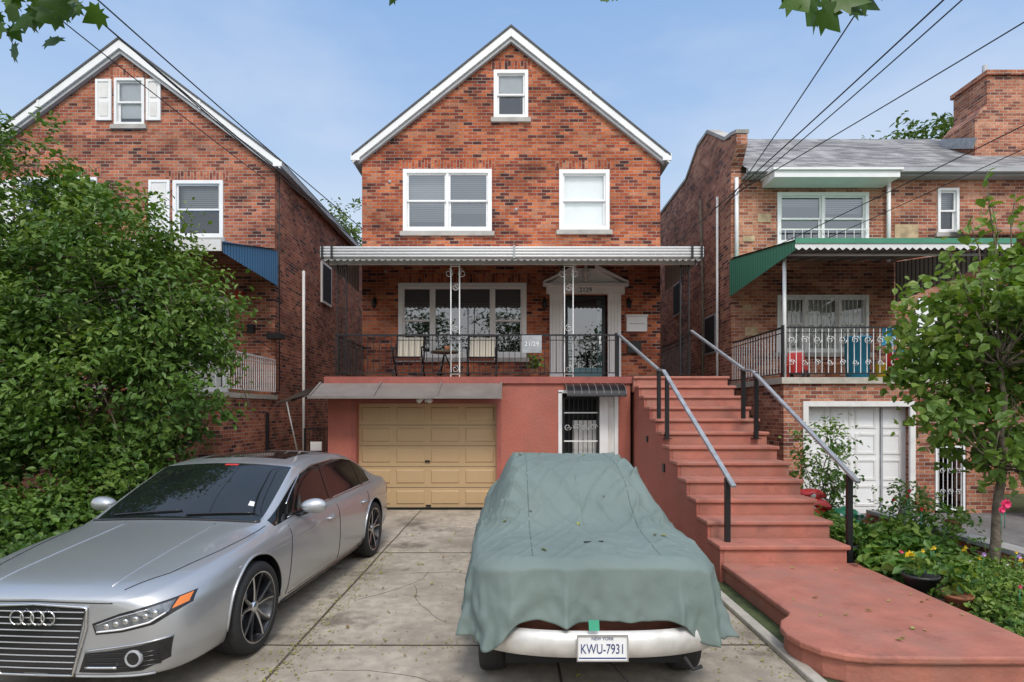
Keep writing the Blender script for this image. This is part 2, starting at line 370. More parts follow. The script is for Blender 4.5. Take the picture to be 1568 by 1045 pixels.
def crown(ells, ncl, per, sig, surf=.45, flat=.7, rng=RNG, gap=.0):
    E = np.array(ells, float); vol = E[:, 3]*E[:, 4]*E[:, 5]; k = rng.choice(len(E), ncl, p=vol/vol.sum())
    d = rng.normal(size=(ncl, 3)); d /= np.linalg.norm(d, axis=1)[:, None]
    r = (surf+(1-surf)*rng.random(ncl)**.7)[:, None]*(.92+.22*rng.random((ncl, 1)))
    C = E[k, :3]+d*r*E[k, 3:6]
    if gap > 0:
        keep = np.array([noise.noise(Vector(c)*1.1)+.5 > gap for c in C]); C = C[keep]; d = d[keep]; r = r[keep]
    m = len(C); cnt = per
    P = np.repeat(C, cnt, axis=0)+rng.normal(size=(m*cnt, 3))*np.array([sig, sig, sig*flat])*np.repeat(.6+.8*rng.random((m, 1)), cnt, axis=0)
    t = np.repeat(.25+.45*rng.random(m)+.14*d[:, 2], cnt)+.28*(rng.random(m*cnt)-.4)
    nb = np.repeat(d, cnt, axis=0)*.6
    ok = P[:, 2] > .02
    return P[ok], t[ok], nb[ok], C
def limb(mb, p, q, r0, r1, mat, wob=.12, n=6, seg=7):
    p = Vector(p); q = Vector(q); pts = []; rs = []
    for i in range(n+1):
        t = i/n; w = math.sin(math.pi*t)*wob
        pts.append(p.lerp(q, t)+Vector((random.uniform(-w, w), random.uniform(-w, w), w*.3))); rs.append(r0+(r1-r0)*t)
    mb.tube(pts, rs, mat, seg)

# ============================================================ GROUND
g = MB(); g.poly([(-400, -400, 0), (400, -400, 0), (400, 500, 0), (-400, 500, 0)], M_grass); g.done('ground')
g = MB()
g.poly([(-4.2, -1.5, .004), (2.1, -1.5, .004), (2.1, 11.35, .004), (-4.2, 11.35, .004)], M_conc)
def wob_line(p, q, w, z):
    n = 40; L = []
    for i in range(n+1):
        t = i/n; x = p[0]+(q[0]-p[0])*t; y = p[1]+(q[1]-p[1])*t; k = noise.noise(Vector((x*3, y*3, 1)))*.012
        L.append((x+k, y+k, w*(.7+.8*abs(noise.noise(Vector((x*5, y*5, 2)))))))
    dx, dy = (0, 1) if abs(q[0]-p[0]) > abs(q[1]-p[1]) else (1, 0)
    vs = []
    for (x, y, ww) in L: vs += [(x-dx*ww, y-dy*ww, z), (x+dx*ww, y+dy*ww, z)]
    g.add(vs, [[2*i, 2*i+1, 2*i+3, 2*i+2] for i in range(n)], M_joint)
for y in (1.9, 4.78, 7.9): wob_line((-4.2, y), (2.1, y), .013, .0075)
for x in (-1.77, .35): wob_line((x, -1.5), (x, 11.3), .012, .0085)
for (x, y, a) in ((-1.5, 4.3, .3), (.9, 4.0, 2.4), (1.3, 5.6, 1.2), (-1.2, 6.9, .1), (-.9, 9.2, 1.0), (-.6, 5.3, 2.0), (-1.6, 5.9, .6)):
    pts = []
    for i in range(10):
        pts.append((x, y, .0035)); a += random.uniform(-.35, .35); x += .14*math.cos(a); y += .14*math.sin(a)
    pts = [p for p in pts if -4 < p[0] < 2]
    if len(pts) > 2: g.tube(pts, .0035, M_joint, 4)
g.done('driveway')
g = MB(); g.box(2.1, 2.2, 3.2, 6.4, 0, .05, M_concl); g.done('driveway_curb', bevel=.012)
g = MB(); g.poly([(-3.9, 11.35, .006), (-3.5, 11.35, .006), (-3.5, 25, .006), (-5.5, 25, .006), (-5.5, 9.6, .006), (-4.2, 9.6, .006), (-4.2, 11.35, .006)], M_conc); g.done('alley_path')
g = MB(); g.poly([(-60, -3.2, .004), (60, -3.2, .004), (60, -1.5, .004), (-60, -1.5, .004)], M_concl); g.done('sidewalk')
g = MB(); g.poly([(-60, -13, .006), (60, -13, .006), (60, -3.3, .006), (-60, -3.3, .006)], M_asph); g.done('street')
g = MB(); g.poly([(5.6, -1.5, .006), (12, -1.5, .006), (12, 11, .006), (5.6, 11, .006)], M_nconc); g.done('neighbor_driveway')

# ============================================================ HOUSES
def gable_house(cx, halfw, yw, eave, apex, ops, brick, depth=11, rake=M_white, name='brick_house'):
    par = empty(name, (0, 0, 0))
    sl = (apex-eave)/halfw
    mb = MB()
    wall(mb, cx-halfw, cx+halfw, lambda x: apex-abs(x-cx)*sl, 0, ops, yw, brick, breaks=[cx])
    for sx in (-1, 1):
        X = cx+sx*halfw
        mb.poly([(X, yw, 0), (X, yw+depth, 0), (X, yw+depth, eave), (X, yw, eave)], brick)
    mb.poly([(cx-halfw, yw+depth, 0), (cx+halfw, yw+depth, 0), (cx+halfw, yw+depth, eave), (cx, yw+depth, apex), (cx-halfw, yw+depth, eave)], brick)
    mb.done('walls', par)
    mb = MB()
    o = halfw+.2; top = apex+.16
    for s in (-1, 1):
        f = lambda x, z: (cx+s*x, z)
        zt = lambda x: top-x*sl
        mb.ext([f(0, zt(0)), f(o, zt(o)), f(o, zt(o)+.05), f(0, zt(0)+.055)], yw-.17, yw+depth+.2, M_roofd)
        mb.ext([f(0.001, zt(0)-.004), f(o-.02, zt(o-.02)-.004), f(o-.02, zt(o-.02)-.17), f(0.001, zt(0)-.2)], yw-.15, yw-.11, rake)
        mb.ext([f(0.001, zt(0)-.19), f(o-.14, zt(o-.14)-.16), f(o-.14, zt(o-.14)-.26), f(0.001, zt(0)-.30)], yw-.105, yw-.01, M_grey_trim)
        xm = halfw*.52
        mb.ext([f(xm, zt(xm)+.0), f(xm+.05, zt(xm+.05)), f(xm+.05, zt(xm+.05)-.2), f(xm, zt(xm)-.2)], yw-.165, yw-.151, rake)
        gx = cx+s*(halfw+.12)
        mb.box(gx-.085, gx+.085, yw-.12, yw+depth, eave-.1, eave+.02, M_grey_trim)
        mb.box(gx-.1, gx+.1, yw-.16, yw-.121, eave-.1, eave+.06, rake)
    mb.done('roof', par)
    return par
HY = 13.6
ops = [(-2.55, -.47, 6.13, 7.59), (1.10, 2.28, 6.16, 7.58), (-.43, .38, 8.78, 9.91), (-2.66, .34, 3.18, 4.93), (1.19, 2.23, 2.6, 4.65)]
H = gable_house(-.02, 3.49, HY, 7.84, 10.66, ops, M_brick)
window(H, -2.55, -.47, 6.13, 7.59, HY, (1, 1), bf=(.85, .7), glass=M_glassd, fw=.09)
window(H, 1.10, 2.28, 6.16, 7.58, HY, (1,), blind=M_shade, bf=.97, fw=.09, bd=.10)
window(H, -.43, .38, 8.78, 9.91, HY, (1,), blind=M_shade, bf=.45, fw=.08, bd=.10)
window(H, -2.66, .34, 3.18, 4.93, HY, (1, 2.0, 1), fixed=(1,), blind=M_blindd, bf=(.55, .45, .55), glass=M_glassd, fw=.10)
mb = MB()
mb.box(-3.51, 3.47, HY-.012, HY+.03, 5.42, 5.62, M_sold)
for x, z in ((.1, 6.65), (-2.86, 7.3), (-2.95, 5.2)): mb.revolve([(.001, -.02), (.035, -.02), (.035, .0)], (x, HY, z), 'y', M_grey_trim, 12)
mb.done('brick_trim', H)
mb = MB()
mb.box(1.19, 2.23, HY+.13, HY+.2, 2.6, 4.65, M_dark)
ring(mb, 1.23, 2.19, 2.6, 4.62, HY+.03, HY+.08, .075, M_iron)
mb.box(1.31, 2.11, HY+.035, HY+.075, 2.68, 2.95, M_teal)
mb.box(1.31, 1.42, HY+.075, HY+.1, 2.95, 4.54, M_teal); mb.box(2.0, 2.11, HY+.075, HY+.1, 2.95, 4.54, M_teal)
mb.poly([(1.31, HY+.055, 2.95), (2.11, HY+.055, 2.95), (2.11, HY+.055, 4.54), (1.31, HY+.055, 4.54)], M_glassd)
mb.box(2.04, 2.08, HY-.0, HY+.035, 3.5, 3.72, M_chrome)
for x0, x1 in ((.88, 1.185), (2.235, 2.54)):
    mb.box(x0, x1, HY-.07, HY+.02, 2.6, 4.66, M_white)
    for k in range(3): mb.box(x0+.06+k*.075, x0+.075+k*.075+.01, HY-.078, HY-.07, 2.85, 4.5, M_whitep)
mb.box(.80, 2.62, HY-.1, HY+.02, 4.661, 4.83, M_white)
mb.box(.72, 2.70, HY-.16, HY+.02, 4.831, 4.90, M_white)
for s in (-1, 1):
    cx = 1.71
    mb.ext([(cx+s*.99, 4.901), (cx+s*.99, 4.94), (cx+s*.22, 5.33), (cx+s*.22, 5.24)], HY-.16, HY+.02, M_white)
mb.ext([(.82, 4.905), (2.60, 4.905), (1.90, 5.26), (1.52, 5.26)], HY-.06, HY+.01, M_white)
mb.revolve([(.001, 5.42), (.03, 5.4), (.05, 5.34), (.03, 5.27), (.075, 5.18), (.085, 5.1), (.04, 5.0), (.06, 4.93), (.001, 4.93)], (1.71, HY-.12, 0), 'z', M_whitep, 14)
mb.done('front_door', H)
text('house_number', '2129', (1.71, HY-.104, 4.745), .15, M_iron, H)
mb = MB(); mb.box(2.66, 3.13, HY-.14, HY, 3.78, 4.12, M_white); mb.box(2.64, 3.15, HY-.16, HY, 4.121, 4.17, M_whitep); mb.box(2.72, 3.07, HY-.146, HY-.14, 3.95, 3.965, M_grey_trim)
mb.box(2.7, 3.0, HY-.1, HY, 3.28, 3.55, M_iron)
mb.done('mailbox', H)
for x in (2.72, .76, -3.2):
    mb = MB(); z = 4.45
    mb.box(x-.04, x+.04, HY-.03, HY, z-.02, z+.12, M_iron); mb.tube([(x, HY-.02, z+.08), (x, HY-.09, z+.14), (x, HY-.12, z+.06)], .01, M_iron)
    mb.revolve([(.01, z+.08), (.055, z+.03), (.05, z-.1), (.02, z-.13)], (x, HY-.12, 0), 'z', M_iron, 8)
    mb.done('wall_lamp', H)
PY = 11.3
mb = MB()
gops = [(-3.03, -.30, 0, 2.08), (.94, 2.04, 0, 2.28)]
wall(mb, -3.58, 2.30, lambda x: 2.47, 0, gops, PY, M_stucco, depth=.28)
mb.poly([(-3.58, PY, 0), (-3.58, HY, 0), (-3.58, HY, 2.47), (-3.58, PY, 2.47)], M_stucco)
mb.box(-3.64, 2.33, PY-.05, HY-.002, 2.471, 2.6, M_stepd)
mb.box(2.331, 3.62, 11.16, HY-.002, 2.3, 2.6, M_step)
mb.poly([(3.6, 11.2, 0), (3.6, HY, 0), (3.6, HY, 2.3), (3.6, 11.2, 2.3)], M_stucco)
mb.box(-3.12, -3.031, PY-.012, PY+.05, 0, 2.08, M_stepd); mb.box(-3.12, -.21, PY-.012, PY+.05, 2.081, 2.16, M_stepd); mb.box(-.299, -.21, PY-.012, PY+.05, 0, 2.08, M_stepd)
mb.done('porch_base', H)
mb = MB()
gy = PY+.2
mb.box(-3.03, -.30, gy, gy+.05, .0, 2.08, M_tan)
rows = 5; cols = 4; dw = 2.73/cols; dh = 2.06/rows
for r in range(rows):
    mb.box(-3.02, -.31, gy-.002, gy, .01+r*dh-.006, .01+r*dh+.004, M_joint) if r else None
    for c in range(cols):
        xa = -3.03+c*dw+.06; xb = xa+dw-.12; za = .02+r*dh+.07; zb = za+dh-.14
        v = [(xa, gy, za), (xb, gy, za), (xb, gy, zb), (xa, gy, zb)]
        i1 = [(xa+.02, gy+.0-.016, za+.02), (xb-.02, gy-.016, za+.02), (xb-.02, gy-.016, zb-.02), (xa+.02, gy-.016, zb-.02)]
        mb.add(v+i1, [[0, 1, 5, 4], [1, 2, 6, 5], [2, 3, 7, 6], [3, 0, 4, 7], [4, 5, 6, 7]], M_tan)
mb.box(-1.72, -1.62, gy-.03, gy-.018, .92, .96, M_iron); mb.box(-1.7, -1.6, gy-.03, gy, .05, .08, M_iron)
mb.box(-3.03, -.3, gy-.02, gy, 0.005, .03, M_rubber)
mb.done('garage_door', H)
mb = MB()
mb.box(.94, 2.04, PY+.25, PY+.3, 0, 2.28, M_dark)
mb.box(.90, .97, PY-.03, PY+.1, 0, 2.3, M_white); mb.box(1.70, 1.86, PY-.03, PY+.1, 0, 2.3, M_white); mb.box(.9, 2.06, PY-.03, PY+.1, 2.28, 2.34, M_white); mb.box(1.99, 2.06, PY-.03, PY+.1, 0, 2.28, M_white)
mb.box(1.86, 1.99, PY+.02, PY+.1, 0, 2.28, M_whitep)
mb.box(1.2, 1.66, PY+.16, PY+.2, .2, 1.75, M_whitep)
ring(mb, .98, 1.69, .05, 2.2, PY-.02, PY+.01, .03, M_iron)
for k in range(8):
    x = 1.02+k*.09; mb.box(x-.007, x+.007, PY-.012, PY+.002, .08, 2.17, M_iron)
for z in (.7, 1.35, 1.9): mb.box(.99, 1.68, PY-.016, PY+.004, z-.012, z+.012, M_ironw)
for k in range(4):
    scroll(mb, 1.08+k*.17, PY-.02, 1.62, .07, M_ironw, 1 if k % 2 else -1, th=.009); scroll(mb, 1.08+k*.17, PY-.02, 1.05, .07, M_ironw, -1 if k % 2 else 1, th=.009)
mb.done('entry_gate', H)
mb = MB(); prof = []
for i in range(9):
    a = math.pi/2*i/8; prof.append((PY-.55*math.sin(a), 2.22+.24*math.cos(a)))
mb.ext(prof+[(p[0]+.0, p[1]-.02) for p in prof[::-1]], 1.02, 2.12, M_iron, 'YZ')
for k in range(9):
    x = 1.02+k*1.1/8; mb.tube([(x, p[0], p[1]+.004) for p in prof], .008, M_brownmetal, 4)
mb.done('entry_canopy', H)
mb = MB()
mb.add([(-3.72, 10.6, 2.19), (-.19, 10.6, 2.19), (-.19, PY-.055, 2.47), (-3.72, PY-.055, 2.47), (-3.72, 10.6, 2.17), (-.19, 10.6, 2.17), (-.19, PY-.055, 2.45), (-3.72, PY-.055, 2.45)],
       [[0, 1, 2, 3], [7, 6, 5, 4], [0, 4, 5, 1], [1, 5, 6, 2], [3, 7, 4, 0]], M_brownmetal)
for k in range(4):
    x = -3.70+k*1.165; mb.bar((x, 10.6, 2.205), (x, PY-.06, 2.485), .03, .03, M_brownmetal)
mb.bar((-3.73, 10.59, 2.185), (-.18, 10.59, 2.185), .02, .05, M_brownmetal)
pts = []
for i in range(7):
    a = i/6; pts.append((-3.73-.62*a, 2.26-.16*a**2+.0))
for i in range(6):
    a, b = pts[i], pts[i+1]
    mb.add([(a[0], 10.55, a[1]-.06), (b[0], 10.65, b[1]-.06), (b[0], 11.9, b[1]+.1), (a[0], 11.9, a[1]+.22)], [[0, 1, 2, 3]], M_brownmetal)
for k in range(3): mb.bar((-3.8-k*.25, 10.7, 2.18-.05*k), (-3.8-k*.25, 11.9, 2.36-.05*k), .02, .03, M_iron)
mb.tube([(-4.15, 10.7, 2.1), (-4.35, 11.9, .9)], .014, M_ironw, 5)
mb.done('garage_canopy', H)
mb = MB()
for s in (-1, 1):
    mb.tube([(-1.63, PY-.02, 2.2), (-1.63+s*.05, PY-.3, 2.2), (-1.63+s*.10, PY-.5, 2.13)], [.02, .035, .055], M_ironw, 10)
mb.box(-1.69, -1.57, PY-.03, PY-.013, 2.1, 2.25, M_ironw)
mb.done('flood_light', H)
mb = MB()
AX0, AX1, AY = -3.62, 3.62, 11.08
mb.add([(AX0, AY, 4.93), (AX1, AY, 4.93), (AX1, HY-.013, 5.62), (AX0, HY-.013, 5.62)], [[0, 1, 2, 3]], M_alum)
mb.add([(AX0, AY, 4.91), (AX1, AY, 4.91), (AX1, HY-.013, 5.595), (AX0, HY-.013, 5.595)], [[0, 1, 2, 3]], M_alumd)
for k in range(37):
    x = AX0+k*(AX1-AX0)/36
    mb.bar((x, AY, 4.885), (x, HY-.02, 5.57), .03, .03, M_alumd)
for z, r in ((5.035, .028), (4.985, .03), (4.93, .03), (4.875, .028)):
    mb.tube([(AX0-.02, AY-.03, z), (AX1+.02, AY-.03, z)], r, M_alum, 8)
mb.box(AX0, AX1, AY-.03, AY, 4.85, 5.05, M_alum)
n = 60
for k in range(n):
    xa = AX0+(AX1-AX0)*k/n; xb = AX0+(AX1-AX0)*(k+1)/n; xm = (xa+xb)/2
    mb.poly([(xa, AY+.004, 4.86), (xa, AY+.004, 4.83), ((xa+xm)/2, AY+.004, 4.805), (xm, AY+.004, 4.795), ((xb+xm)/2, AY+.004, 4.805), (xb, AY+.004, 4.83), (xb, AY+.004, 4.86)], M_alum)
for X in (AX0+.05, AX1-.05):
    mb.poly([(X, AY+.02, 4.9), (X, HY-.02, 5.55), (X, HY-.02, 4.7), (X, AY+.02, 4.78)], M_stripe)
for X in (AX0+.02, AX1-.02, AX0+.2, AX1-.2, .04): mb.box(X-.02, X+.02, AY-.075, AY-.02, 4.83, 5.075, M_iron if X != .04 else M_grey_trim)
mb.box(AX0, AX1, 11.36, 11.42, 4.8, 4.88, M_ironw)
mb.done('porch_awning', H)
mb = MB()
iron_post(mb, -3.42, -3.25, 11.4, 2.6, 4.82, M_iron); iron_post(mb, 3.30, 3.47, 11.4, 2.6, 4.82, M_iron)
railing(mb, (-3.40, 11.38), (2.02, 11.38), 2.6, 3.42, M_iron)
railing(mb, (-3.46, 11.4), (-3.46, 13.55), 2.6, 3.42, M_iron)
railing(mb, (3.5, 11.4), (3.5, 13.55), 2.6, 3.42, M_iron)
mb.box(2.02, 2.09, 11.34, 11.41, 2.6, 3.46, M_iron)
mb.done('porch_railing', H)
mb = MB()
iron_post(mb, -1.20, -1.03, 11.42, 2.6, 4.82, M_ironw, dense=False); iron_post(mb, 1.03, 1.20, 11.42, 2.6, 4.82, M_ironw, dense=False)
for cx in (-1.11, 1.11):
    for s in (-1, 1): scroll(mb, cx+s*.13, 11.42, 4.64, .09, M_ironw, s, t0=math.pi/2)
mb.done('porch_posts', H)
S = empty('address_sign')
mb = MB(); mb.box(.19, .58, 11.335, 11.345, 3.07, 3.41, M_steel); mb.done('plate', S); text('digits', '21/29', (.385, 11.334, 3.24), .125, M_white, S)
def chair(x, y):
    C = empty('patio_chair', (x, y, 2.6)); mb = MB(); w = .29
    for s in (-1, 1):
        mb.tube([(s*w, -.28, 0), (s*w, .12, .42), (s*w, .30, .92)], .017, M_iron); mb.tube([(s*w, .25, 0), (s*w, -.12, .42), (s*w, -.25, .62)], .017, M_iron)
        mb.tube([(s*(w+.03), -.28, .62), (s*(w+.03), .2, .64)], .022, M_iron)
    mb.tube([(-w, .30, .92), (w, .30, .92)], .017, M_iron); mb.tube([(-w, -.28, .02), (w, -.28, .02)], .017, M_iron); mb.tube([(-w, -.24, .42), (w, -.24, .42)], .017, M_iron)
    q = .035
    mb.add([(-w+q, -.22, .41), (w-q, -.22, .41), (w-q, .12, .38), (-w+q, .12, .38), (w-q, .285, .88), (-w+q, .285, .88)], [[0, 1, 2, 3], [3, 2, 4, 5]], M_beige)
    mb.done('frame', C)
chair(-2.12, 11.95); chair(-.62, 12.0)
T = empty('patio_table', (-1.37, 11.8, 2.6)); mb = MB(); mb.revolve([(.001, .55), (.28, .55), (.28, .51), (.001, .51)], (0, 0, 0), 'z', M_bark, 20)
for a in range(3): mb.tube([(0, 0, .51), (.22*math.cos(a*2.1), .22*math.sin(a*2.1), 0)], .016, M_iron)
mb.revolve([(.001, .55), (.05, .55), (.06, .65), (.001, .65)], (.05, 0, 0), 'z', M_terr, 12)
mb.done('top', T)
T = empty('potted_plant', (.45, 11.8, 2.6)); mb = MB(); mb.revolve([(.001, 0), (.09, 0), (.12, .18), (.10, .18), (.001, .16)], (0, 0, 0), 'z', M_terr, 16); mb.done('pot', T)
P = RNG.normal(size=(46, 3))*[.08, .08, .10]+[0, 0, .3]; leaf_obj('leaves', T, P, .12, L_gard, RNG.random(46))

# ---- staircase
ST = empty('concrete_staircase')
mb = MB(); n = 12; run = (11.15-6.55)/11; rise = (2.6-.22)/12
chk = [(11.15, 0), (6.55, 0)]
for i in range(n):
    t = i/11; xl = 2.38; xr = 3.78+.36*t; y = 6.55+run*i; z = .22+rise*(i+1)
    ye = y+run-.001 if i < 11 else 11.9
    mb.box(xl, xr, y, ye, .0, z-.05, M_step)
    mb.box(xl-.055, xr+.025, y-.035, ye-.036 if i < 11 else ye, z-.0495, z-(.0 if i < 11 else .002)+.002, M_step)
    if i < 11: chk += [(y+.001, z-.052), (y+run-.0, z-.052)]
mb.done('steps', ST, bevel=.014)
mb = MB(); mb.ext(chk, 2.345, 2.3795, M_stucco, 'YZ'); mb.done('cheek_wall', ST)
mb = MB()
out = [(3.88, 6.545), (2.36, 6.545), (2.36, 4.95), (2.31, 4.87), (2.20, 4.76), (2.13, 4.62), (2.11, 4.47), (2.14, 4.32), (2.22, 4.18), (2.34, 4.09), (2.5, 4.045), (3.0, 4.03), (3.88, 4.03)]
inn = [(x-(.0 if x > 3.5 else -.03), y+(.03 if y < 4.6 else 0)) for x, y in out]
mb.ext(inn, 0, .165, M_step, 'XY'); mb.ext(out, .166, .222, M_step, 'XY')
mb.done('walkway', ST, bevel=.015)
mb = MB()
mb.bar((2.07, 11.35, 3.44), (2.38, 9.5, 2.62), .05, .035, M_steel); mb.bar((2.36, 9.05, 2.56), (2.50, 6.55, 1.08), .055, .03, M_steel)
mb.bar((2.385, 9.5, 2.61), (2.36, 9.05, 2.565), .05, .03, M_steel)
for (x, y, z0, z1) in ((2.40, 9.5, 1.75, 2.62), (2.40, 9.0, 1.5, 2.53), (2.49, 6.72, .222, 1.16), (3.78, 9.5, 1.75, 2.62), (3.78, 9.0, 1.5, 2.53), (3.9, 6.72, .12, 1.2)):
    mb.box(x-.028, x+.028, y-.028, y+.028, z0, z1, M_iron); mb.box(x-.06, x+.06, y-.06, y+.06, z0+.0, z0+.012, M_iron)
mb.bar((3.5, 11.35, 3.5), (3.78, 9.5, 2.62), .05, .035, M_steel); mb.bar((3.76, 9.05, 2.54), (3.90, 6.55, 1.13), .055, .03, M_steel)
mb.bar((3.78, 9.5, 2.61), (3.76, 9.05, 2.55), .05, .03, M_steel)
mb.done('handrails', ST)
mb = MB(); mb.box(2.32, 2.345, 8.9, 9.0, 1.0, 1.12, M_iron); mb.box(2.32, 2.345, 10.0, 10.1, 1.4, 1.5, M_iron); mb.done('junction_boxes', ST)

# ---- left house
opsL = [(-9.3, -8.59, 8.62, 9.72), (-7.93, -6.75, 5.98, 7.33), (-11.6, -9.7, 5.98, 7.4), (-11.5, -8.6, 3.1, 4.8), (-7.6, -6.75, 2.35, 4.45)]
HL = gable_house(-9.1, 3.55, HY, 7.70, 10.38, opsL, M_brick2, depth=14)
window(HL, -9.3, -8.59, 8.62, 9.72, HY, (1,), blind=M_shade, bf=.85, lintel=M_sold2, bd=.10)
window(HL, -7.93, -6.75, 5.98, 7.33, HY, (1,), blind=M_blind, bf=.45, lintel=M_sold2, fw=.08)
window(HL, -11.6, -9.7, 5.98, 7.4, HY, (1, 1), bf=.6, lintel=M_sold2)
window(HL, -11.5, -8.6, 3.1, 4.8, HY, (1, 2, 1), bf=.6, lintel=M_sold2)
mb = MB()
for x0, x1, z0, z1 in ((-9.72, -9.35, 8.72, 9.68), (-8.54, -8.2, 8.72, 9.68), (-8.48, -7.99, 6.05, 7.33), (-12.1, -11.66, 6.05, 7.33)):
    ring(mb, x0, x1, z0, z1, HY-.05, HY-.01, .06, M_white); mb.box(x0+.06, x1-.06, HY-.03, HY-.01, z0+.06, z1-.06, M_white)
    zc = (z0+z1)/2
    for a, b in ((z0+.1, zc-.05), (zc+.05, z1-.1)): mb.box(x0+.09, x1-.09, HY-.042, HY-.03, a, b, M_whitep)
mb.done('shutters', HL)
mb = MB()
mb.box(-7.6, -6.75, HY+.1, HY+.15, 2.35, 4.45, M_whitep); ring(mb, -7.72, -6.63, 2.35, 4.6, HY-.06, HY+.02, .12, M_white)
mb.done('front_door', HL)
mb = MB()
X = -5.52
mb.box(-12.6, X, 11.0, HY-.003, 0, 2.2, M_brick2); mb.box(-12.65, X+.04, 10.95, HY-.004, 2.201, 2.3, M_concl)
mb.done('porch_base', HL)
mb = MB(); railing(mb, (X, 11.05), (X, HY-.05), 2.3, 3.12, M_ironw, sp=.1); railing(mb, (-12.6, 11.05), (X, 11.05), 2.3, 3.12, M_ironw, sp=.12)
mb.done('porch_railing', HL)
mb = MB()
mb.poly([(X+.05, 11.0, 5.15), (X+.05, HY-.02, 5.68), (X+.05, HY-.02, 4.85), (X+.05, 11.0, 4.93)], M_blues)
mb.add([(-12.8, 10.9, 5.1), (X+.08, 10.9, 5.1), (X+.08, HY-.02, 5.72), (-12.8, HY-.02, 5.72)], [[0, 1, 2, 3]], M_blues)
mb.add([(-12.8, 10.9, 5.08), (X+.08, 10.9, 5.08), (X+.08, HY-.02, 5.70), (-12.8, HY-.02, 5.70)], [[0, 1, 2, 3]], M_alumd)
mb.box(-12.8, X+.08, 10.86, 10.9, 4.93, 5.14, M_alum)
mb.done('porch_awning', HL)
mb = MB()
mb.tube([(-5.45, 15.2, 5.6), (-5.45, 15.2, .2)], .04, M_whitep, 8)
mb.tube([(-5.5, 13.75, 7.6), (-5.5, 13.75, 2.4)], .012, M_cable, 5)
for zz, yy in ((5.7, 17.3),):
    mb.box(-5.56, -5.50, yy-.45, yy+.45, zz-.6, zz+.6, M_whitep); mb.box(-5.52, -5.495, yy-.38, yy+.38, zz-.53, zz+.53, M_dark)
mb.box(-5.53, -5.35, 13.9, 14.15, .55, .95, M_grey_trim)
mb.box(-6.15, -6.0, HY-.12, HY, 3.75, 3.95, M_iron); mb.box(-6.4, -6.28, HY-.14, HY, 4.5, 4.72, M_red)
mb.box(-5.62, -5.3, 13.3, 13.6, 3.6, 3.72, M_iron)
mb.done('wall_fittings', HL)
GT = empty('alley_gate'); mb = MB()
ring(mb, -4.65, -4.1, .1, 1.55, 12.98, 13.02, .03, M_iron);
for k in range(7): mb.box(-4.62+k*.083, -4.608+k*.083, 12.995, 13.007, .12, 1.53, M_iron)
mb.box(-5.5, -5.44, 12.97, 13.03, 0, 1.9, M_iron); mb.box(-4.1, -4.04, 12.97, 13.03, 0, 1.7, M_iron)
mb.box(-4.5, -4.25, 12.97, 12.985, 1.05, 1.25, M_white)
mb.done('gate', GT)

# ---- right house
HR = empty('brick_house')
mb = MB()
opsR = [(6.2, 8.34, 5.83, 7.05), (9.95, 10.45, 6.1, 7.15), (6.2, 8.34, 3.3, 4.65), (9.3, 10.2, 2.57, 4.6)]
wall(mb, 5.14, 17, lambda x: 7.5, 0, opsR, HY, M_brick3)
prof = [(13.602, 0), (13.602, 8.3), (13.95, 8.42), (15.2, 9.2), (16.0, 9.2), (17.1, 8.7), (25, 8.7), (25, 0)]
mb.ext(prof, 5.13, 5.36, M_brick3, 'YZ')
mb.ext([(13.25, 8.02), (13.25, 8.25), (13.6, 8.36), (13.6, 7.6)], 5.12, 5.37, M_brick3, 'YZ')
mb.done('walls', HR)
mb = MB()
cp = [(13.22, 8.26), (13.6, 8.37), (13.95, 8.43), (15.2, 9.21), (16.0, 9.21), (17.1, 8.71), (25, 8.71)]
for a, b in zip(cp[:-1], cp[1:]): mb.bar((5.245, a[0], a[1]+.04), (5.245, b[0], b[1]+.04), .30, .08, M_stone)
mb.add([(5.37, 13.25, 7.46), (17, 13.25, 7.46), (17, 16.6, 9.7), (5.37, 16.6, 9.7)], [[0, 1, 2, 3]], M_roof)
mb.add([(5.37, 16.6, 9.7), (17, 16.6, 9.7), (17, 20, 8.2), (5.37, 20, 8.2)], [[0, 1, 2, 3]], M_roof)
mb.box(5.37, 17, 13.2, 13.32, 7.38, 7.47, M_grey_trim); mb.box(5.36, 17, 13.33, HY, 7.34, 7.38, M_grey_trim)
mb.box(5.85, 8.65, 12.95, HY-.01, 7.15, 7.3, M_white); mb.box(5.8, 8.7, 12.9, HY-.01, 7.301, 7.35, M_white)
mb.tube([(5.22, 13.5, 7.35), (5.22, 13.5, 5.1)], .045, M_white, 8); mb.tube([(8.75, 13.5, 7.35), (8.75, 13.5, 5.4)], .045, M_white, 8)
mb.tube([(5.05, 14.3, 7.2), (5.05, 14.3, .3)], .03, M_whitep, 8); mb.tube([(5.05, 15.6, 7.6), (5.05, 15.4, 5), (5.05, 15.4, .3)], .04, M_bark, 8)
for zz, yy in ((3.9, 15.0), (5.4, 18)):
    mb.box(5.10, 5.135, yy-.4, yy+.4, zz-.5, zz+.5, M_grey_trim); mb.box(5.09, 5.1, yy-.35, yy+.35, zz-.45, zz+.45, M_dark)
mb.done('roof', HR)
mb = MB()
mb.box(11.55, 13.9, 14.5, 15.6, 7.4, 9.25, M_brick3); mb.ext([(11.55, 9.251), (13.9, 9.251), (13.9, 9.6), (11.85, 9.6)], 14.5, 15.6, M_brick3)
mb.box(11.85, 13.9, 14.501, 15.6, 9.601, 10.3, M_brick3); mb.box(11.8, 13.96, 14.44, 15.66, 10.301, 10.42, M_brick3)
mb.tube([(12.2, 15, 10.4), (12.2, 15, 10.85)], .06, M_grey_trim, 10)
mb.bar((11.5, 14.46, 8.6), (11.5, 15.6, 9.1), .05, .25, M_steel)
mb.done('chimney', HR)
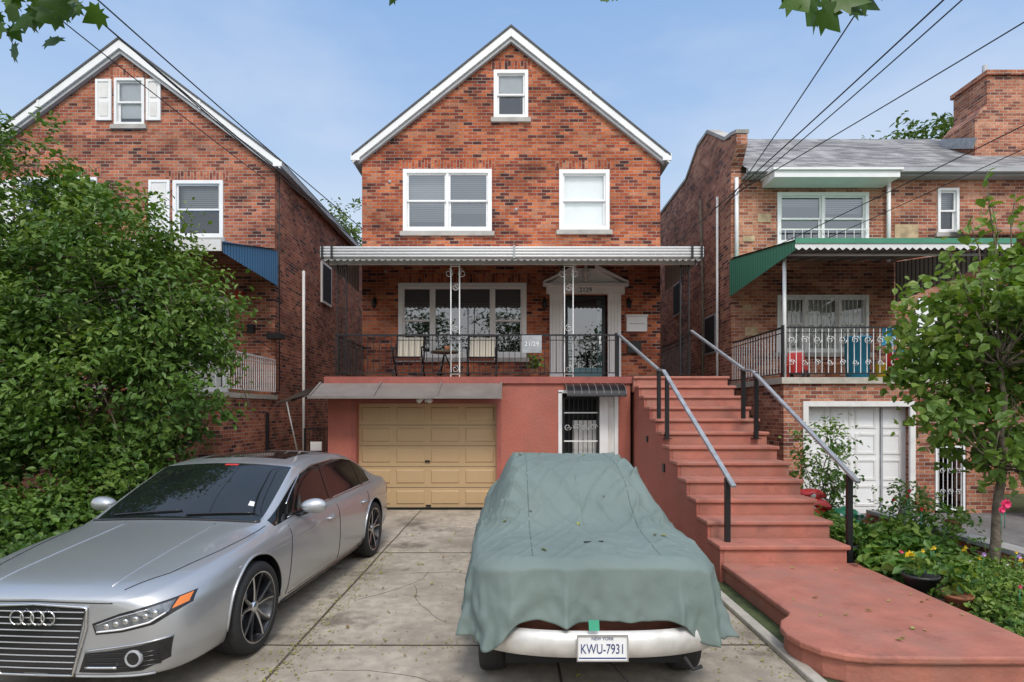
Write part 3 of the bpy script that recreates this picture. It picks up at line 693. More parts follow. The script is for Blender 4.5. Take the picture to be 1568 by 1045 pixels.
window(HR, 6.2, 8.34, 5.83, 7.05, HY, (1, 1), bf=(.2, .35), blind=M_blind, glass=M_glassd, lintel=None, fw=.08)
window(HR, 9.95, 10.45, 6.1, 7.15, HY, (1,), bf=.4, lintel=None)
window(HR, 6.2, 8.34, 3.3, 4.65, HY, (1, 1.3, 1), fixed=(1,), blind=M_curtain, bf=1., lintel=None, fw=.07)
mb = MB()
for k in range(20):
    x = 6.3+k*.103; mb.box(x-.005, x+.005, HY-.06, HY-.048, 3.32, 4.62, M_ironw)
    if k % 2: scroll(mb, x+.05, HY-.055, 4.2, .05, M_ironw, 1)
for x in np.arange(6.35, 8.3, .2):
    mb.box(x-.006, x+.006, HY-.1, HY-.088, 5.85, 6.15, M_ironw)
mb.box(6.25, 8.3, HY-.104, HY-.085, 6.14, 6.17, M_ironw)
for (x0, x1, z0, z1) in ((5.75, 6.05, 6.35, 6.55), (5.40, 5.68, 5.9, 6.03), (8.95, 9.5, 5.98, 6.3), (5.45, 5.75, 3.7, 3.9), (5.4, 5.6, 4.3, 4.42), (9.1, 9.5, 4.3, 4.6)):
    mb.box(x0, x1, HY-.012, HY+.02, z0, z1, M_stone_tan)
mb.done('window_bars', HR)
mb = MB()
RY = 11.0
opsG = [(5.52, 7.6, 0, 2.08), (8.0, 8.6, 0, 1.3)]
wall(mb, 5.14, 9.3, lambda x: 2.45, 0, opsG, RY, M_brick3, depth=.3)
mb.poly([(5.14, RY, 0), (5.14, HY, 0), (5.14, HY, 2.45), (5.14, RY, 2.45)], M_brick3); mb.poly([(9.3, RY, 0), (9.3, HY, 0), (9.3, HY, 2.45), (9.3, RY, 2.45)], M_brick3)
mb.box(5.08, 9.36, RY-.06, HY-.003, 2.451, 2.57, M_concl)
mb.box(9.3, 13, 10.2, 10.5, 0, 1.6, M_brick3)
mb.done('porch_base', HR)
mb = MB()
mb.box(5.52, 7.6, RY+.22, RY+.28, 0, 2.08, M_white)
ring(mb, 5.50, 7.62, 0, 2.12, RY-.03, RY+.02, .1, M_whitep)
for r in range(4):
    for c in range(4): ring(mb, 5.66+c*.48, 6.06+c*.48, .1+r*.5, .5+r*.5, RY+.205, RY+.22, .04, M_whitep)
mb.box(7.1, 7.14, RY+.19, RY+.22, .02, 2.0, M_grey_trim)
ring(mb, 8.02, 8.58, .05, 1.28, RY+.0, RY+.03, .04, M_white)
for k in range(6): mb.box(8.08+k*.085, 8.09+k*.085, RY+.01, RY+.02, .1, 1.25, M_white)
for z in (.4, .8):
    for k in range(3): scroll(mb, 8.15+k*.15, RY+.0, z, .06, M_white, 1)
mb.done('garage_door', HR)
mb = MB()
railing(mb, (5.15, RY+.03), (9.3, RY+.03), 2.57, 3.52, M_iron, M_ironw, sp=.12); railing(mb, (5.15, RY+.03), (5.15, HY-.05), 2.57, 3.52, M_iron, M_ironw, sp=.13)
for k in range(17): scroll(mb, 5.3+k*.24, RY+.0, 3.28, .08, M_ironw, 1 if k % 2 else -1, th=.009); scroll(mb, 5.3+k*.24, RY+.0, 2.85, .06, M_ironw, -1 if k % 2 else 1, th=.008)
mb.tube([(5.17, RY+.03, 2.57), (5.17, RY+.03, 4.85)], .035, M_ironw, 8); mb.tube([(9.1, RY+.03, 2.57), (9.1, RY+.03, 4.85)], .035, M_ironw, 8)
mb.box(5.12, 5.18, RY-.0, RY+.06, 2.57, 3.56, M_iron)
mb.done('porch_railing', HR)
mb = MB(); gy = 10.4
mb.poly([(5.08, gy, 4.98), (5.08, HY-.02, 5.45), (5.08, HY-.02, 4.6), (5.08, gy, 4.82)], M_greens)
mb.add([(5.06, gy, 5.0), (9.0, gy, 5.0), (9.0, HY-.02, 5.5), (5.06, HY-.02, 5.5)], [[0, 1, 2, 3]], M_green)
mb.add([(5.06, gy, 4.98), (9.0, gy, 4.98), (9.0, HY-.02, 5.47), (5.06, HY-.02, 5.47)], [[0, 1, 2, 3]], M_alumd)
mb.box(5.06, 9.0, gy-.03, gy, 4.93, 5.02, M_green)
n = 30
for k in range(n):
    xa = 5.06+3.94*k/n; xb = 5.06+3.94*(k+1)/n; xm = (xa+xb)/2
    mb.poly([(xa, gy-.01, 4.93), (xa, gy-.01, 4.86), (xm, gy-.01, 4.81), (xb, gy-.01, 4.86), (xb, gy-.01, 4.93)], M_alum)
mb.poly([(8.95, gy+.02, 4.9), (8.95, HY-.02, 5.42), (8.95, HY-.02, 4.45), (8.95, gy+.02, 4.75)], M_stripe)
for k in range(9): mb.bar((5.3+k*.44, gy, 4.94), (5.3+k*.44, HY-.02, 5.43), .03, .03, M_alumd)
mb.tube([(5.17, RY+.03, 4.9), (9.1, RY+.03, 4.9)], .025, M_ironw, 6)
mb.done('porch_awning', HR)
mb = MB()
mb.add([(10.2, 10.2, 5.1), (13, 10.2, 5.1), (13, 13.5, 6.2), (10.2, 13.5, 6.2)], [[0, 1, 2, 3]], M_alumd); mb.box(10.2, 13, 10.15, 10.2, 4.95, 5.12, M_alum)
mb.done('side_awning', HR)
def bucket(nm, x, y, m, h, w):
    e = empty(nm, (x, y, 2.57)); mb = MB(); mb.revolve([(.001, 0), (w*.85, 0), (w, h), (w*1.05, h), (w*1.05, h-.03), (w*.9, h-.02), (.001, h-.1)], (0, 0, 0), 'z', m, 18); mb.done('body', e)
bucket('plastic_bin', 6.95, 11.7, M_bluep, .85, .24); bucket('toy_bucket', 7.3, 11.5, M_yelp, .3, .1); bucket('planter_pot', 6.4, 11.6, M_terr, .3, .15); bucket('planter_pot', 8.5, 11.5, M_greenp, .35, .2); bucket('toy_bucket', 5.4, 11.5, M_red, .28, .1)
# ride-on toy car (red body, blue seat, black wheels)
def toycar(x, y, m1, m2, rz=0):
    e = empty('toy_car', (x, y, 2.57), rz); mb = MB()
    mb.ext([(-.3, .12), (.3, .12), (.33, .24), (.2, .32), (.05, .33), (-.02, .5), (-.22, .52), (-.3, .35)], -.13, .13, m1)
    mb.box(-.2, .02, -.1, .1, .521, .56, m2)
    for wx in (-.2, .2):
        for s in (-1, 1): mb.revolve([(.001, s*.17), (.09, s*.17), (.1, s*.14), (.001, s*.14)], (wx, 0, .1), 'y', M_rubber, 14)
    mb.tube([(.1, 0, .3), (.06, 0, .5)], .012, M_iron); mb.done('body', e, bevel=.015)
toycar(7.75, 11.55, M_red, M_bluep, .3); toycar(8.3, 11.9, M_bluep, M_yelp, -.5); toycar(5.75, 11.7, M_red, M_whitep, .9)
e = empty('hanging_towel', (0, 0, 0)); mb = MB()
V_ = []
for j in range(7):
    for i in range(9):
        V_.append((7.05+.28*i/8, 11.06+.02*math.sin(i*1.7)+.005*j, 3.53-.35*j/6+.01*math.sin(i)))
mb.add(V_, [[j*9+i, j*9+i+1, (j+1)*9+i+1, (j+1)*9+i] for j in range(6) for i in range(8)], M_bluep, True); mb.done('cloth', e)

# ============================================================ GARDEN right
mb = MB(); mb.box(3.885, 5.44, 4.03, 10.5, 0, .12, M_soil); mb.done('garden_soil')
mb = MB(); mb.box(5.45, 5.66, 3.4, 8.9, 0, .36, M_brick2); mb.box(5.43, 5.68, 3.38, 8.92, .361, .42, M_stone); mb.box(4.6, 5.44, 8.78, 8.92, 0, .36, M_brick2); mb.done('garden_wall', bevel=.006)
def shrub(name, x, y, z, ells, ncl, per, sig, size, mat, gap=0, wid=.55, stems=6, dt=0):
    e = empty(name, (0, 0, 0)); P, t, nb, C = crown(ells, ncl, per, sig, gap=gap)
    leaf_obj('foliage', e, P, size, mat, t+dt, wid=wid, nb=nb)
    mb = MB()
    for c in C[:stems]: limb(mb, (x+random.uniform(-.05, .05), y, z), c, .014, .004, M_bark, .06, 4, 5)
    mb.done('stems', e); return e
shrub('rose_bush', 4.95, 9.2, .1, [(4.95, 9.2, 1.2, .5, .4, .6), (4.75, 9.0, .7, .4, .4, .45)], 95, 14, .09, .07, L_gard, stems=16, dt=-.05)
shrub('garden_plants', 4.5, 6, .1, [(4.2, 6.3, .22, .25, .4, .14), (4.8, 7.2, .3, .45, .5, .22), (4.3, 7.6, .25, .3, .5, .2)], 140, 26, .08, .10, L_gard, stems=3, wid=.7, dt=-.05)
shrub('garden_plants', 4.9, 5.2, .1, [(4.75, 5.3, .30, .55, .5, .2), (5.1, 4.9, .34, .3, .5, .24), (4.3, 4.7, .2, .35, .45, .1)], 170, 34, .07, .045, L_gard, stems=3, wid=.5, dt=.12)
shrub('ground_ivy', 4.2, 5.2, .1, [(4.15, 5.3, .16, .25, .7, .07), (4.9, 6.3, .2, .45, .4, .12)], 90, 24, .07, .06, L_bush, stems=0, wid=.9, dt=.1)
shrub('weed_tuft', 4.05, 8.0, .1, [(3.98, 8.0, .4, .12, .3, .25), (4.1, 7.2, .35, .12, .2, .2)], 40, 16, .06, .07, L_gard, stems=3, dt=.05)
shrub('rose_bush', 5.1, 7.6, .1, [(5.15, 7.6, .65, .28, .5, .38), (5.2, 6.9, .5, .22, .4, .3)], 75, 13, .08, .06, L_gard, stems=14, dt=.0)
for (x, y) in ((4.12, 6.6), (4.35, 6.2), (4.55, 7.6), (4.7, 6.7), (4.05, 6.0), (4.6, 5.9)):
    e = empty('broadleaf_plant'); n = 22; P = []
    for k in range(n):
        a = random.uniform(0, 6.28); r = random.uniform(.03, .17); P.append((x+r*math.cos(a), y+r*math.sin(a), .24+.12*(1-r/.17)+random.uniform(0, .05)))
    leaf_obj('leaves', e, np.array(P), .17, L_gard, RNG.random(n)*.5+.35, wid=.75, up=.9)
def pot(x, y, z, r, h, m=M_pot, n=55):
    e = empty('flower_pot', (x, y, z)); mb = MB(); mb.revolve([(.001, 0), (r*.75, 0), (r, h), (r*1.08, h), (r*1.08, h-.03), (r*.9, h-.02), (.001, h-.03)], (0, 0, 0), 'z', m, 20); mb.done('pot', e)
    P = RNG.normal(size=(n, 3))*[r*.6, r*.6, .07]+[0, 0, h+.09]; leaf_obj('leaves', e, P, .085, L_gard, RNG.random(n), wid=.6)
pot(4.04, 7.05, .12, .13, .2); pot(4.04, 5.75, .12, .15, .2); pot(4.35, 8.0, .12, .12, .22); pot(4.15, 9.3, .12, .14, .25); pot(4.05, 7.8, .12, .1, .2, M_terr); pot(4.03, 5.25, .12, .11, .16, M_terr)
pot(5.55, 7.3, .42, .09, .14, M_terr, 30); pot(5.55, 8.2, .42, .09, .14, M_whitep, 30)
def flower(x, y, z, m, r=.04, n=9):
    e = empty('flower', (x, y, z)); mb = MB()
    for k in range(n):
        a = 2*math.pi*k/n
        for q, el in ((1, .2), (.65, .8)):
            c, s = math.cos(a+el), math.sin(a+el)
            mb.poly([(0, 0, 0), (r*q*.6*c-r*.25*s, -r*.5*el, r*q*.6*s+r*.25*c), (r*q*c, -r*.7*el, r*q*s), (r*q*.6*c+r*.25*s, -r*.5*el, r*q*.6*s-r*.25*c)], m)
    mb.tube([(0, .0, 0), (.01, .02, -.25)], .004, M_greenp, 4); mb.done('petals', e)
M_pink = pmat('pink_petal', (.75, .04, .16), .6); M_yel = pmat('yellow_petal', (.8, .55, .02), .6); M_pur = pmat('lilac_petal', (.5, .3, .6), .6); M_wp = pmat('white_petal', (.75, .72, .7), .6)
flower(5.05, 5.95, .98, M_pink, .06); flower(4.97, 5.9, .93, M_pink, .04); flower(4.2, 6.15, .40, M_yel, .065)
for _ in range(26): flower(random.uniform(4.2, 5.2), random.uniform(4.6, 6.5), random.uniform(.36, .5), random.choice([M_pur, M_yel, M_wp, M_yel, M_pink]), random.uniform(.018, .032), 6)
for _ in range(6): flower(random.uniform(4.95, 5.25), random.uniform(6.9, 7.7), random.uniform(.7, .95), random.choice([M_pink, M_red]), .03, 7)
e = empty('garden_lantern', (4.75, 4.75, .12)); mb = MB(); mb.tube([(0, 0, 0), (0, 0, .32)], .008, M_iron); mb.revolve([(.001, .42), (.05, .38), (.045, .32), (.001, .31)], (0, 0, 0), 'z', M_bluep, 12); mb.done('lamp', e)
def bagmat(name, a, b, c_):
    m, nt, out = newmat(name); bs = N(nt, 'ShaderNodeBsdfPrincipled'); bs.inputs['Roughness'].default_value = .35
    tc = N(nt, 'ShaderNodeTexCoord'); vz = N(nt, 'ShaderNodeTexVoronoi'); vz.inputs['Scale'].default_value = 9; nt.links.new(tc.outputs['Object'], vz.inputs['Vector'])
    sp = N(nt, 'ShaderNodeSeparateXYZ'); nt.links.new(vz.outputs['Color'], sp.inputs[0])
    r = ramp(nt, [(0, a), (.45, a), (.5, b), (.75, b), (.8, c_), (1, c_)]); nt.links.new(sp.outputs[0], r.inputs['Fac'])
    nt.links.new(r.outputs['Color'], bs.inputs['Base Color']); nt.links.new(bs.outputs[0], out.inputs[0]); return m
M_bag = bagmat('bag_print_red', (.5, .03, .025), (.72, .70, .68), (.35, .02, .02)); M_bagg = bagmat('bag_print_green', (.03, .22, .10), (.04, .30, .16), (.6, .6, .55))
def bag(x, y, z, m, rz=0, rx=0):
    e = empty('soil_bag', (x, y, z), rz); e.rotation_euler[0] = rx; bm = bmesh.new(); bmesh.ops.create_cube(bm, size=1)
    bmesh.ops.subdivide_edges(bm, edges=bm.edges, cuts=7, use_grid_fill=True)
    sd_ = random.uniform(0, 50)
    for v in bm.verts:
        x_, y_, z_ = v.co; f = (1-abs(2*x_)**4*.75)*(1-abs(2*y_)**4*.75)
        v.co = Vector((x_*.42*(1+.06*noise.noise(Vector((y_*4, sd_, 0)))), y_*.34, z_*.17*f+noise.noise(v.co*4+Vector((sd_, 0, 0)))*.045-.06*abs(x_)*abs(x_)))
    me = bpy.data.meshes.new('bag'); bm.to_mesh(me); bm.free(); me.materials.append(m)
    for p in me.polygons: p.use_smooth = True
    o = bpy.data.objects.new('bag', me); COL.objects.link(o); o.parent = e
bag(4.42, 8.5, .2, M_bagg, .1); bag(4.42, 8.5, .33, M_bag, -.15); bag(4.36, 8.5, .45, M_bag, .25); bag(4.44, 8.55, .57, M_bag, -.3, .1); bag(4.36, 8.6, .70, M_bag, .35, -.1)
bag(4.80, 8.35, .2, M_bagg, .3); bag(4.82, 8.35, .33, M_bagg, -.1); bag(4.78, 8.35, .45, M_bagg, .2)
e = empty('white_lantern', (4.25, 9.6, .12)); mb = MB(); mb.revolve([(.001, 0), (.09, 0), (.09, .9), (.05, 1.02), (.09, 1.04), (.001, 1.2)], (0, 0, 0), 'z', M_whitep, 14); mb.done('body', e)

# ============================================================ TREES
def tree_left():
    e = empty('large_bush')
    ells = [(-7.6, 8.7, 4.5, 1.6, 1.3, 1.75), (-6.15, 8.4, 3.8, 1.4, 1.2, 1.5), (-5.05, 8.3, 3.35, 1.0, 1.1, 1.2), (-4.75, 8.15, 2.4, .9, 1, 1.0), (-5.6, 7.9, 2.0, 1.2, 1, 1.2), (-7.0, 7.9, 2.3, 1.3, 1, 1.5), (-6.7, 7.6, 1.1, 1.6, .8, 1.0), (-5.3, 8.0, 1.15, 1.0, .8, .8), (-8.6, 8.4, 2.4, 1.4, 1.2, 2.2)]
    P, t, nb, C = crown(ells, 1450, 52, .14, surf=.5, gap=.16)
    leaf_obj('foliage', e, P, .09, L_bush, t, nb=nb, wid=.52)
    mb = MB()
    for k in range(7):
        bx, by = -6.2+random.uniform(-.5, .6), 8.5+random.uniform(-.3, .3)
        q = (bx+random.uniform(-.9, .9), by+random.uniform(-.4, .4), random.uniform(2.6, 4.2))
        limb(mb, (bx, by, 0), q, .06, .022, M_bark, .15)
        for c in C[k*14:(k+1)*14]:
            if (Vector(c)-Vector(q)).length < 2.2: limb(mb, q, c, .018, .005, M_bark, .08, 4, 5)
    for c in C[100:150]:
        b = Vector(c)+Vector((random.uniform(-.3, .3), .3, -.8)); limb(mb, b, c, .010, .004, M_bark, .05, 3, 4)
    mb.done('trunks', e)
tree_left()
e = empty('ivy_hedge'); ells = [(-6.8, 6.9, .45, 1.8, .6, .6), (-5.0, 8.4, .5, .9, .6, .5), (-4.9, 9.3, .55, .6, .5, .5), (-5.6, 7.4, .5, .8, .5, .5)]
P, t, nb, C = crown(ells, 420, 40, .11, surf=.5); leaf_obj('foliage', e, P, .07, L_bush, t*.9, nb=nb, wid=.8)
def young_tree():
    e = empty('young_tree')
    ells = [(5.25, 6.35, 2.75, .98, .8, .85), (5.5, 6.4, 1.85, .85, .7, .7), (4.8, 6.3, 2.2, .6, .6, .55), (5.65, 6.4, 3.5, .35, .35, .6), (4.35, 6.3, 2.75, .2, .3, .18)]
    P, t, nb, C = crown(ells, 450, 14, .1, surf=.25, gap=.22)
    tips = [(5.15, 6.3, 4.55), (5.32, 6.45, 4.25), (4.95, 6.3, 4.0), (5.55, 6.4, 4.35), (4.7, 6.3, 3.7), (5.75, 6.4, 4.1)]
    P2 = []; 
    for tp in tips:
        n = 34; base = Vector((tp[0]+.08, tp[1], 3.1))
        for i in range(n):
            u = i/n; c = base.lerp(Vector(tp), u); s = .15*(1-u)+.05
            P2.append((c.x+random.gauss(0, s*.7), c.y+random.gauss(0, s*.7), c.z+random.gauss(0, .05)))
    P = np.concatenate([P, np.array(P2)]); t = np.concatenate([t, RNG.random(len(P2))*.4+.5]); nb = np.concatenate([nb, np.zeros((len(P2), 3))])
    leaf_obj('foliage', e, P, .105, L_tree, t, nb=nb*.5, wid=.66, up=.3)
    mb = MB(); base = Vector((5.15, 6.25, .1)); f = Vector((5.32, 6.3, 1.3))
    mb.tube([base, (5.2, 6.25, .5), (5.24, 6.28, .9), f], [.06, .048, .042, .04], M_bark, 8)
    f2 = Vector((5.3, 6.3, 2.4)); limb(mb, f, f2, .036, .022, M_bark, .06)
    for tp in tips: limb(mb, f2, tp, .014, .004, M_bark, .06, 5, 5)
    for c in C[:60]:
        s = f if c[2] < 2.4 else f2
        limb(mb, s, c, .014, .004, M_bark, .1, 5, 5)
    mb.done('trunk', e)
young_tree()
def bgtrees(ells, ncl):
    e = empty('background_tree')
    P, t, nb, C = crown(ells, ncl, 30, .35, surf=.3); leaf_obj('foliage', e, P, .28, L_far, t+.1, nb=nb)
    mb = MB()
    for el in ells: limb(mb, (el[0], el[1], 0), (el[0], el[1], el[2]), .35, .15, M_bark)
    mb.done('trunks', e)
bgtrees([(-11.0, 38, 10.2, 3.4, 3, 5.2), (-8, 40, 8, 3, 3, 5)], 380)
bgtrees([(20.5, 30, 13.6, 2.6, 2.2, 3.2), (24.0, 31, 14.0, 2.4, 2.4, 3.8)], 340)
e = empty('street_trees'); ells = []
for x in (-22, -14, -7.5, 1, 8, 15, 24): ells.append((x+random.uniform(-1, 1), -17+random.uniform(-1, 1), 6.2+random.uniform(-1, 1), 3.3, 2.6, 3.6))
P, t, nb, C = crown(ells, 1000, 30, .5, surf=.3, gap=.25); leaf_obj('foliage', e, P, .27, L_far, t*.8, nb=nb)
mb = MB()
for el in ells: limb(mb, (el[0], el[1], 0), (el[0], el[1], el[2]), .22, .1, M_bark)
mb.done('trunks', e)
MAP = [(0, -.5), (.06, -.3), (.3, -.42), (.27, -.25), (.5, -.12), (.36, .0), (.46, .28), (.25, .2), (.2, .3), (.0, .62), (-.2, .3), (-.25, .2), (-.46, .28), (-.36, 0), (-.5, -.12), (-.27, -.25), (-.3, -.42), (-.06, -.3)]
def maple(name, pts, base, rad=.008):
    e = empty(name); V = []; F = []; T = []
    for (x, y, z, s) in pts:
        ax = Vector((random.uniform(-1, 1), random.uniform(-.35, .35), random.uniform(-.9, -.2))).normalized()
        nn = Vector((random.uniform(-.4, .4), -1, random.uniform(-.7, .5))).normalized(); b = ax.cross(nn).normalized(); nn = b.cross(ax)
        o = len(V)
        V.append(Vector((x, y, z)));
        for (u, v) in MAP: V.append(Vector((x, y, z))+b*u*s+ax*v*s+nn*(-.25*abs(u)*s))
        m = len(MAP)
        for i in range(m): F.append([o, o+1+i, o+1+(i+1) % m])
        T += [random.random()]*(m+1)
    me = bpy.data.meshes.new('leaves'); me.from_pydata([tuple(v) for v in V], [], F); me.materials.append(L_map)
    me.attributes.new('tint', 'FLOAT', 'POINT').data.foreach_set('value', T)
    for p in me.polygons: p.use_smooth = True
    o = bpy.data.objects.new('leaves', me); COL.objects.link(o); o.parent = e
    mb = MB()
    for (x, y, z, s) in pts[::2]: limb(mb, base, (x, y, z+s*.3), rad, .002, M_bark, .05, 4, 5)
    mb.done('twigs', e)
pl = [(random.uniform(-2.85, -2.2), 3+random.uniform(-.2, .25), random.uniform(3.84, 4.25), random.uniform(.09, .15)) for _ in range(70)]
pl = [p for p in pl if p[2] > 3.82+(.24*(p[0]+2.65)/.4 if p[0] > -2.65 else 0)]
maple('maple_branch', pl, (-2.9, 2.6, 4.7))
maple('maple_branch', [(1.28, 2.6, 3.78, .16), (1.36, 2.62, 3.73, .17), (1.42, 2.6, 3.70, .15), (1.5, 2.6, 3.78, .17), (1.60, 2.62, 3.79, .14), (1.36, 2.65, 3.84, .16), (1.64, 2.6, 3.84, .15), (1.46, 2.6, 3.82, .16), (1.55, 2.63, 3.76, .13), (1.26, 2.62, 3.85, .15)], (1.6, 2.5, 4.4))
maple('maple_branch', [(-.60, 2.9, 3.99, .06), (.46, 2.9, 3.99, .06), (.52, 2.9, 4.02, .08), (-.55, 2.9, 4.03, .08)], (0, 2.8, 4.6), .005)

# ============================================================ POWER LINES
def cable(p, q, sag, r=.011):
    pts = []
    for i in range(33):
        t = i/32; v = Vector(p).lerp(Vector(q), t); v.z -= sag*4*t*(1-t); pts.append(v)
    mb = MB(); mb.tube(pts, r, M_cable, 5); mb.done('power_line')
for k, (dx, dz, ez) in enumerate(((0, 0, 5.8), (-.25, .1, 5.95), (.1, .3, 6.2))):
    cable((-9.2+dx, -10, 9.9+dz), (-3.5, 13.65, ez), .25+.1*k, .010)
cable((-9.4, -10, 9.6), (-5.5, 14.4, 3.2), .15, .008)
cable((-9.2, -10, 9.8), (-5.5, 15.5, 7.3), .5, .009)
cable((7.2, -10, 9.2), (3.52, 13.8, 5.6), .4, .010); cable((7.0, -10, 9.4), (5.1, 13.9, 6.9), .65, .010)
cable((2.6, -10, 9.6), (5.1, 14.2, 6.8), .7, .010)
cable((12, -10, 8.6), (5.14, 13.7, 7.0), .35, .010); cable((12.3, -10, 8.3), (5.14, 13.5, 5.3), .35, .008); cable((12.5, -10, 8.0), (6.2, 13.5, 5.45), .3, .007)
for x in (-9.2, 7.2):
    e = empty('utility_pole', (x, -10, 0)); mb = MB(); mb.tube([(0, 0, 0), (0, 0, 10.5)], [.16, .12], M_bark, 12); mb.bar((-1.1, 0, 9.9), (1.1, 0, 9.9), .1, .12, M_bark); mb.done('pole', e)

# ============================================================ COVERED CAR
M_cover = pmat('car_cover_fabric', (.165, .210, .192), .82, var=.08, ns=2.5, bump=.42, bs=9, stain=.4, stain_col=(.205, .24, .22), ss=2, spec=.2)
M_coverd = pmat('cover_seam', (.10, .13, .12), .8)
CX = .555; Y0, Y1 = 3.70, 8.35; W = .855
ys = np.linspace(3.4, 8.6, 400)
hc = np.interp(ys, [3.4, 3.66, 3.9, 4.45, 4.65, 5.15, 5.45, 6.2, 6.9, 7.5, 8.2, 8.6], [.955, .965, .985, 1.02, 1.065, 1.36, 1.44, 1.47, 1.42, 1.07, .95, .9])
ker = np.exp(-np.linspace(-2, 2, 31)**2); ker /= ker.sum(); hc = np.convolve(np.pad(hc, 15, mode='edge'), ker, 'valid')
def ss(a, b, x): t = min(1, max(0, (x-a)/(b-a))); return t*t*(3-2*t)
def coverH(x, y):
    h = float(np.interp(y, ys, hc)); b = .94+.03*ss(3.7, 4.8, y)
    if h < b: b = h
    ax = abs(x-CX); g = 1-ss(.52, .84, ax)
    z = b+(h-b)*g
    return z-.03*(ax/W)**4
def wrinkle(x, y):
    ax = abs(x-CX)
    side = ss(.40, .55, ax)*(1-ss(.82, .86, ax))*ss(4.4, 4.9, y)
    slope = ss(4.25, 4.7, y)*(1-ss(5.3, 5.7, y))
    sg = 1 if x > CX else -1
    w = noise.noise(Vector((x*2.0, y*1.1, 3)))*.014
    q = noise.noise(Vector((x*7+y*1.6*sg, y*1.1, 7)))
    w += q*.024*(.22+side*.9+slope*.7)
    r_ = 1-abs(noise.noise(Vector((x*4.2-y*2.6*sg, y*1.3+x, 1))))*2.4
    w += max(0, r_)**5*.024*(.25+side+slope*.8)
    r_ = 1-abs(noise.noise(Vector((x*1.6, y*5.5+x*1.5, 4))))*2.6
    w += max(0, r_)**5*.010*(1-ss(4.2, 4.7, y))
    r_ = 1-abs(noise.noise(Vector((x*5+y*3*sg, y*2.2-x*2, 14))))*2.8
    w += max(0, r_)**5*.012
    return w
cv = empty('covered_car')
V = []; F = []; NA = 560; RG = 90; SK = 30
ca, cb_ = (Y0+Y1)/2, (Y1-Y0)/2
def per(th):
    c, s = math.cos(th), math.sin(th); k = (abs(c)**8+abs(s)**8)**(-1/8); return c*k, s*k
angs = []
for i in range(NA):
    t = i/NA*4
    q = int(t); f = t-q
    pt = [(-1+2*f, -1), (1, -1+2*f), (1-2*f, 1), (-1, 1-2*f)][q]
    angs.append(math.atan2(pt[1], pt[0]))
for j in range(RG+1):
    r = (j/RG)**.85
    for th in angs:
        c, s = per(th); x = CX+W*c*r; y = ca+cb_*s*r; z = coverH(x, y)
        z -= .03*max(0, (r-.955)/.045)**2
        V.append((x, y, z+wrinkle(x, y)*(1 if r < .96 else max(0, (1-r)/.04))))
for j in range(1, SK+1):
    d = j/SK
    for i, th in enumerate(angs):
        c, s = per(th); x0 = CX+W*c; y0 = ca+cb_*s
        cxn = (x0-CX)/W
        if s < -.93: hem = .425+.17*(1-ss(.58, .80, abs(cxn)))+.022*noise.noise(Vector((x0*3, 0, 5)))+.01*cxn
        else: hem = .33+.095*ss(-.75, -.93, s)+.03*noise.noise(Vector((y0*1.5, c, 9)))
        top = coverH(x0, y0)-.03
        z = top+(hem-top)*d
        nv = Vector((c*abs(c)**3, s*abs(s)**3, 0)); nv = nv.normalized() if nv.length > .01 else Vector((c, s, 0))
        arc = (x0 if abs(s) > abs(c) else y0)
        ph = 3.2*noise.noise(Vector((x0*1.6, y0*1.6, 2)))
        pleat = (1-abs(math.sin(arc*7.5+ph)))**1.6*2-.7
        f = pleat*.75+noise.noise(Vector((x0*6, y0*6, z*2.2)))*.8+noise.noise(Vector((x0*15, y0*15, z*9)))*.45
        corner = ss(.60, 1.0, abs(c)*abs(s))
        amp = (.008+.040*d**1.1+.040*corner*d)*(.5+noise.noise(Vector((x0*1.2, y0*1.2, 8)))*.8+.5)
        outw = .012+.045*d+.06*corner*d
        off = outw+amp*f
        V.append((x0+nv.x*off, y0+nv.y*off, z+.014*math.sin(arc*11+ph)*d))
R = RG+SK+1
for j in range(R-1):
    for i in range(NA):
        k = (i+1) % NA; F.append([j*NA+i, j*NA+k, (j+1)*NA+k, (j+1)*NA+i])
me = bpy.data.meshes.new('cover'); me.from_pydata(V, [], F); me.materials.append(M_cover)
bm = bmesh.new(); bm.from_mesh(me); bmesh.ops.remove_doubles(bm, verts=bm.verts, dist=.0004); bmesh.ops.recalc_face_normals(bm, faces=bm.faces); bm.to_mesh(me); bm.free()
for p in me.polygons: p.use_smooth = True
o = bpy.data.objects.new('cover', me); COL.objects.link(o); o.parent = cv
md = o.modifiers.new('t', 'SOLIDIFY'); md.thickness = .004
mb = MB()
for sx in (-.42, .42): mb.tube([(CX+sx, y, coverH(CX+sx, y)+wrinkle(CX+sx, y)-.0005) for y in np.linspace(3.8, 7.5, 90)], .003, M_coverd, 4)
W_ = lambda x, y: coverH(x, y)+wrinkle(x, y)+.004
mb.add([(CX-.05, 4.07, W_(CX-.05, 4.07)), (CX+.09, 4.09, W_(CX+.09, 4.09)), (CX+.09, 4.12, W_(CX+.09, 4.12)), (CX-.05, 4.10, W_(CX-.05, 4.10))], [[0, 1, 2, 3]], M_dark)
mb.done('seams', cv)
M_rust = pmat('brown_car_paint', (.16, .055, .035), .4, var=.3, ns=6, coat=.4, stain=.5, stain_col=(.07, .03, .02), ss=4)
mb = MB()
prof = []
for i in range(25):
    u = -1+2*i/24; prof.append((CX+.70*u, 3.74+.15*abs(u)**3))
pp = prof+[(CX+.72, 8.2), (CX-.72, 8.2)]
mb.ext(pp, .40, .84, M_rust, 'XY'); mb.done('body', cv)
mb = MB(); mb.box(CX-.6, CX+.6, 4.0, 8.0, .2, .399, M_dark); mb.done('underbody', cv)
mb = MB()
sec = [(-.0, -.085), (-.035, -.075), (-.048, 0), (-.035, .065), (0, .08)]
pts = [(x, y+.02) for x, y in [(CX+.70*u, 3.62+.14*abs(u)**3) for u in np.linspace(-1, 1, 33)]]
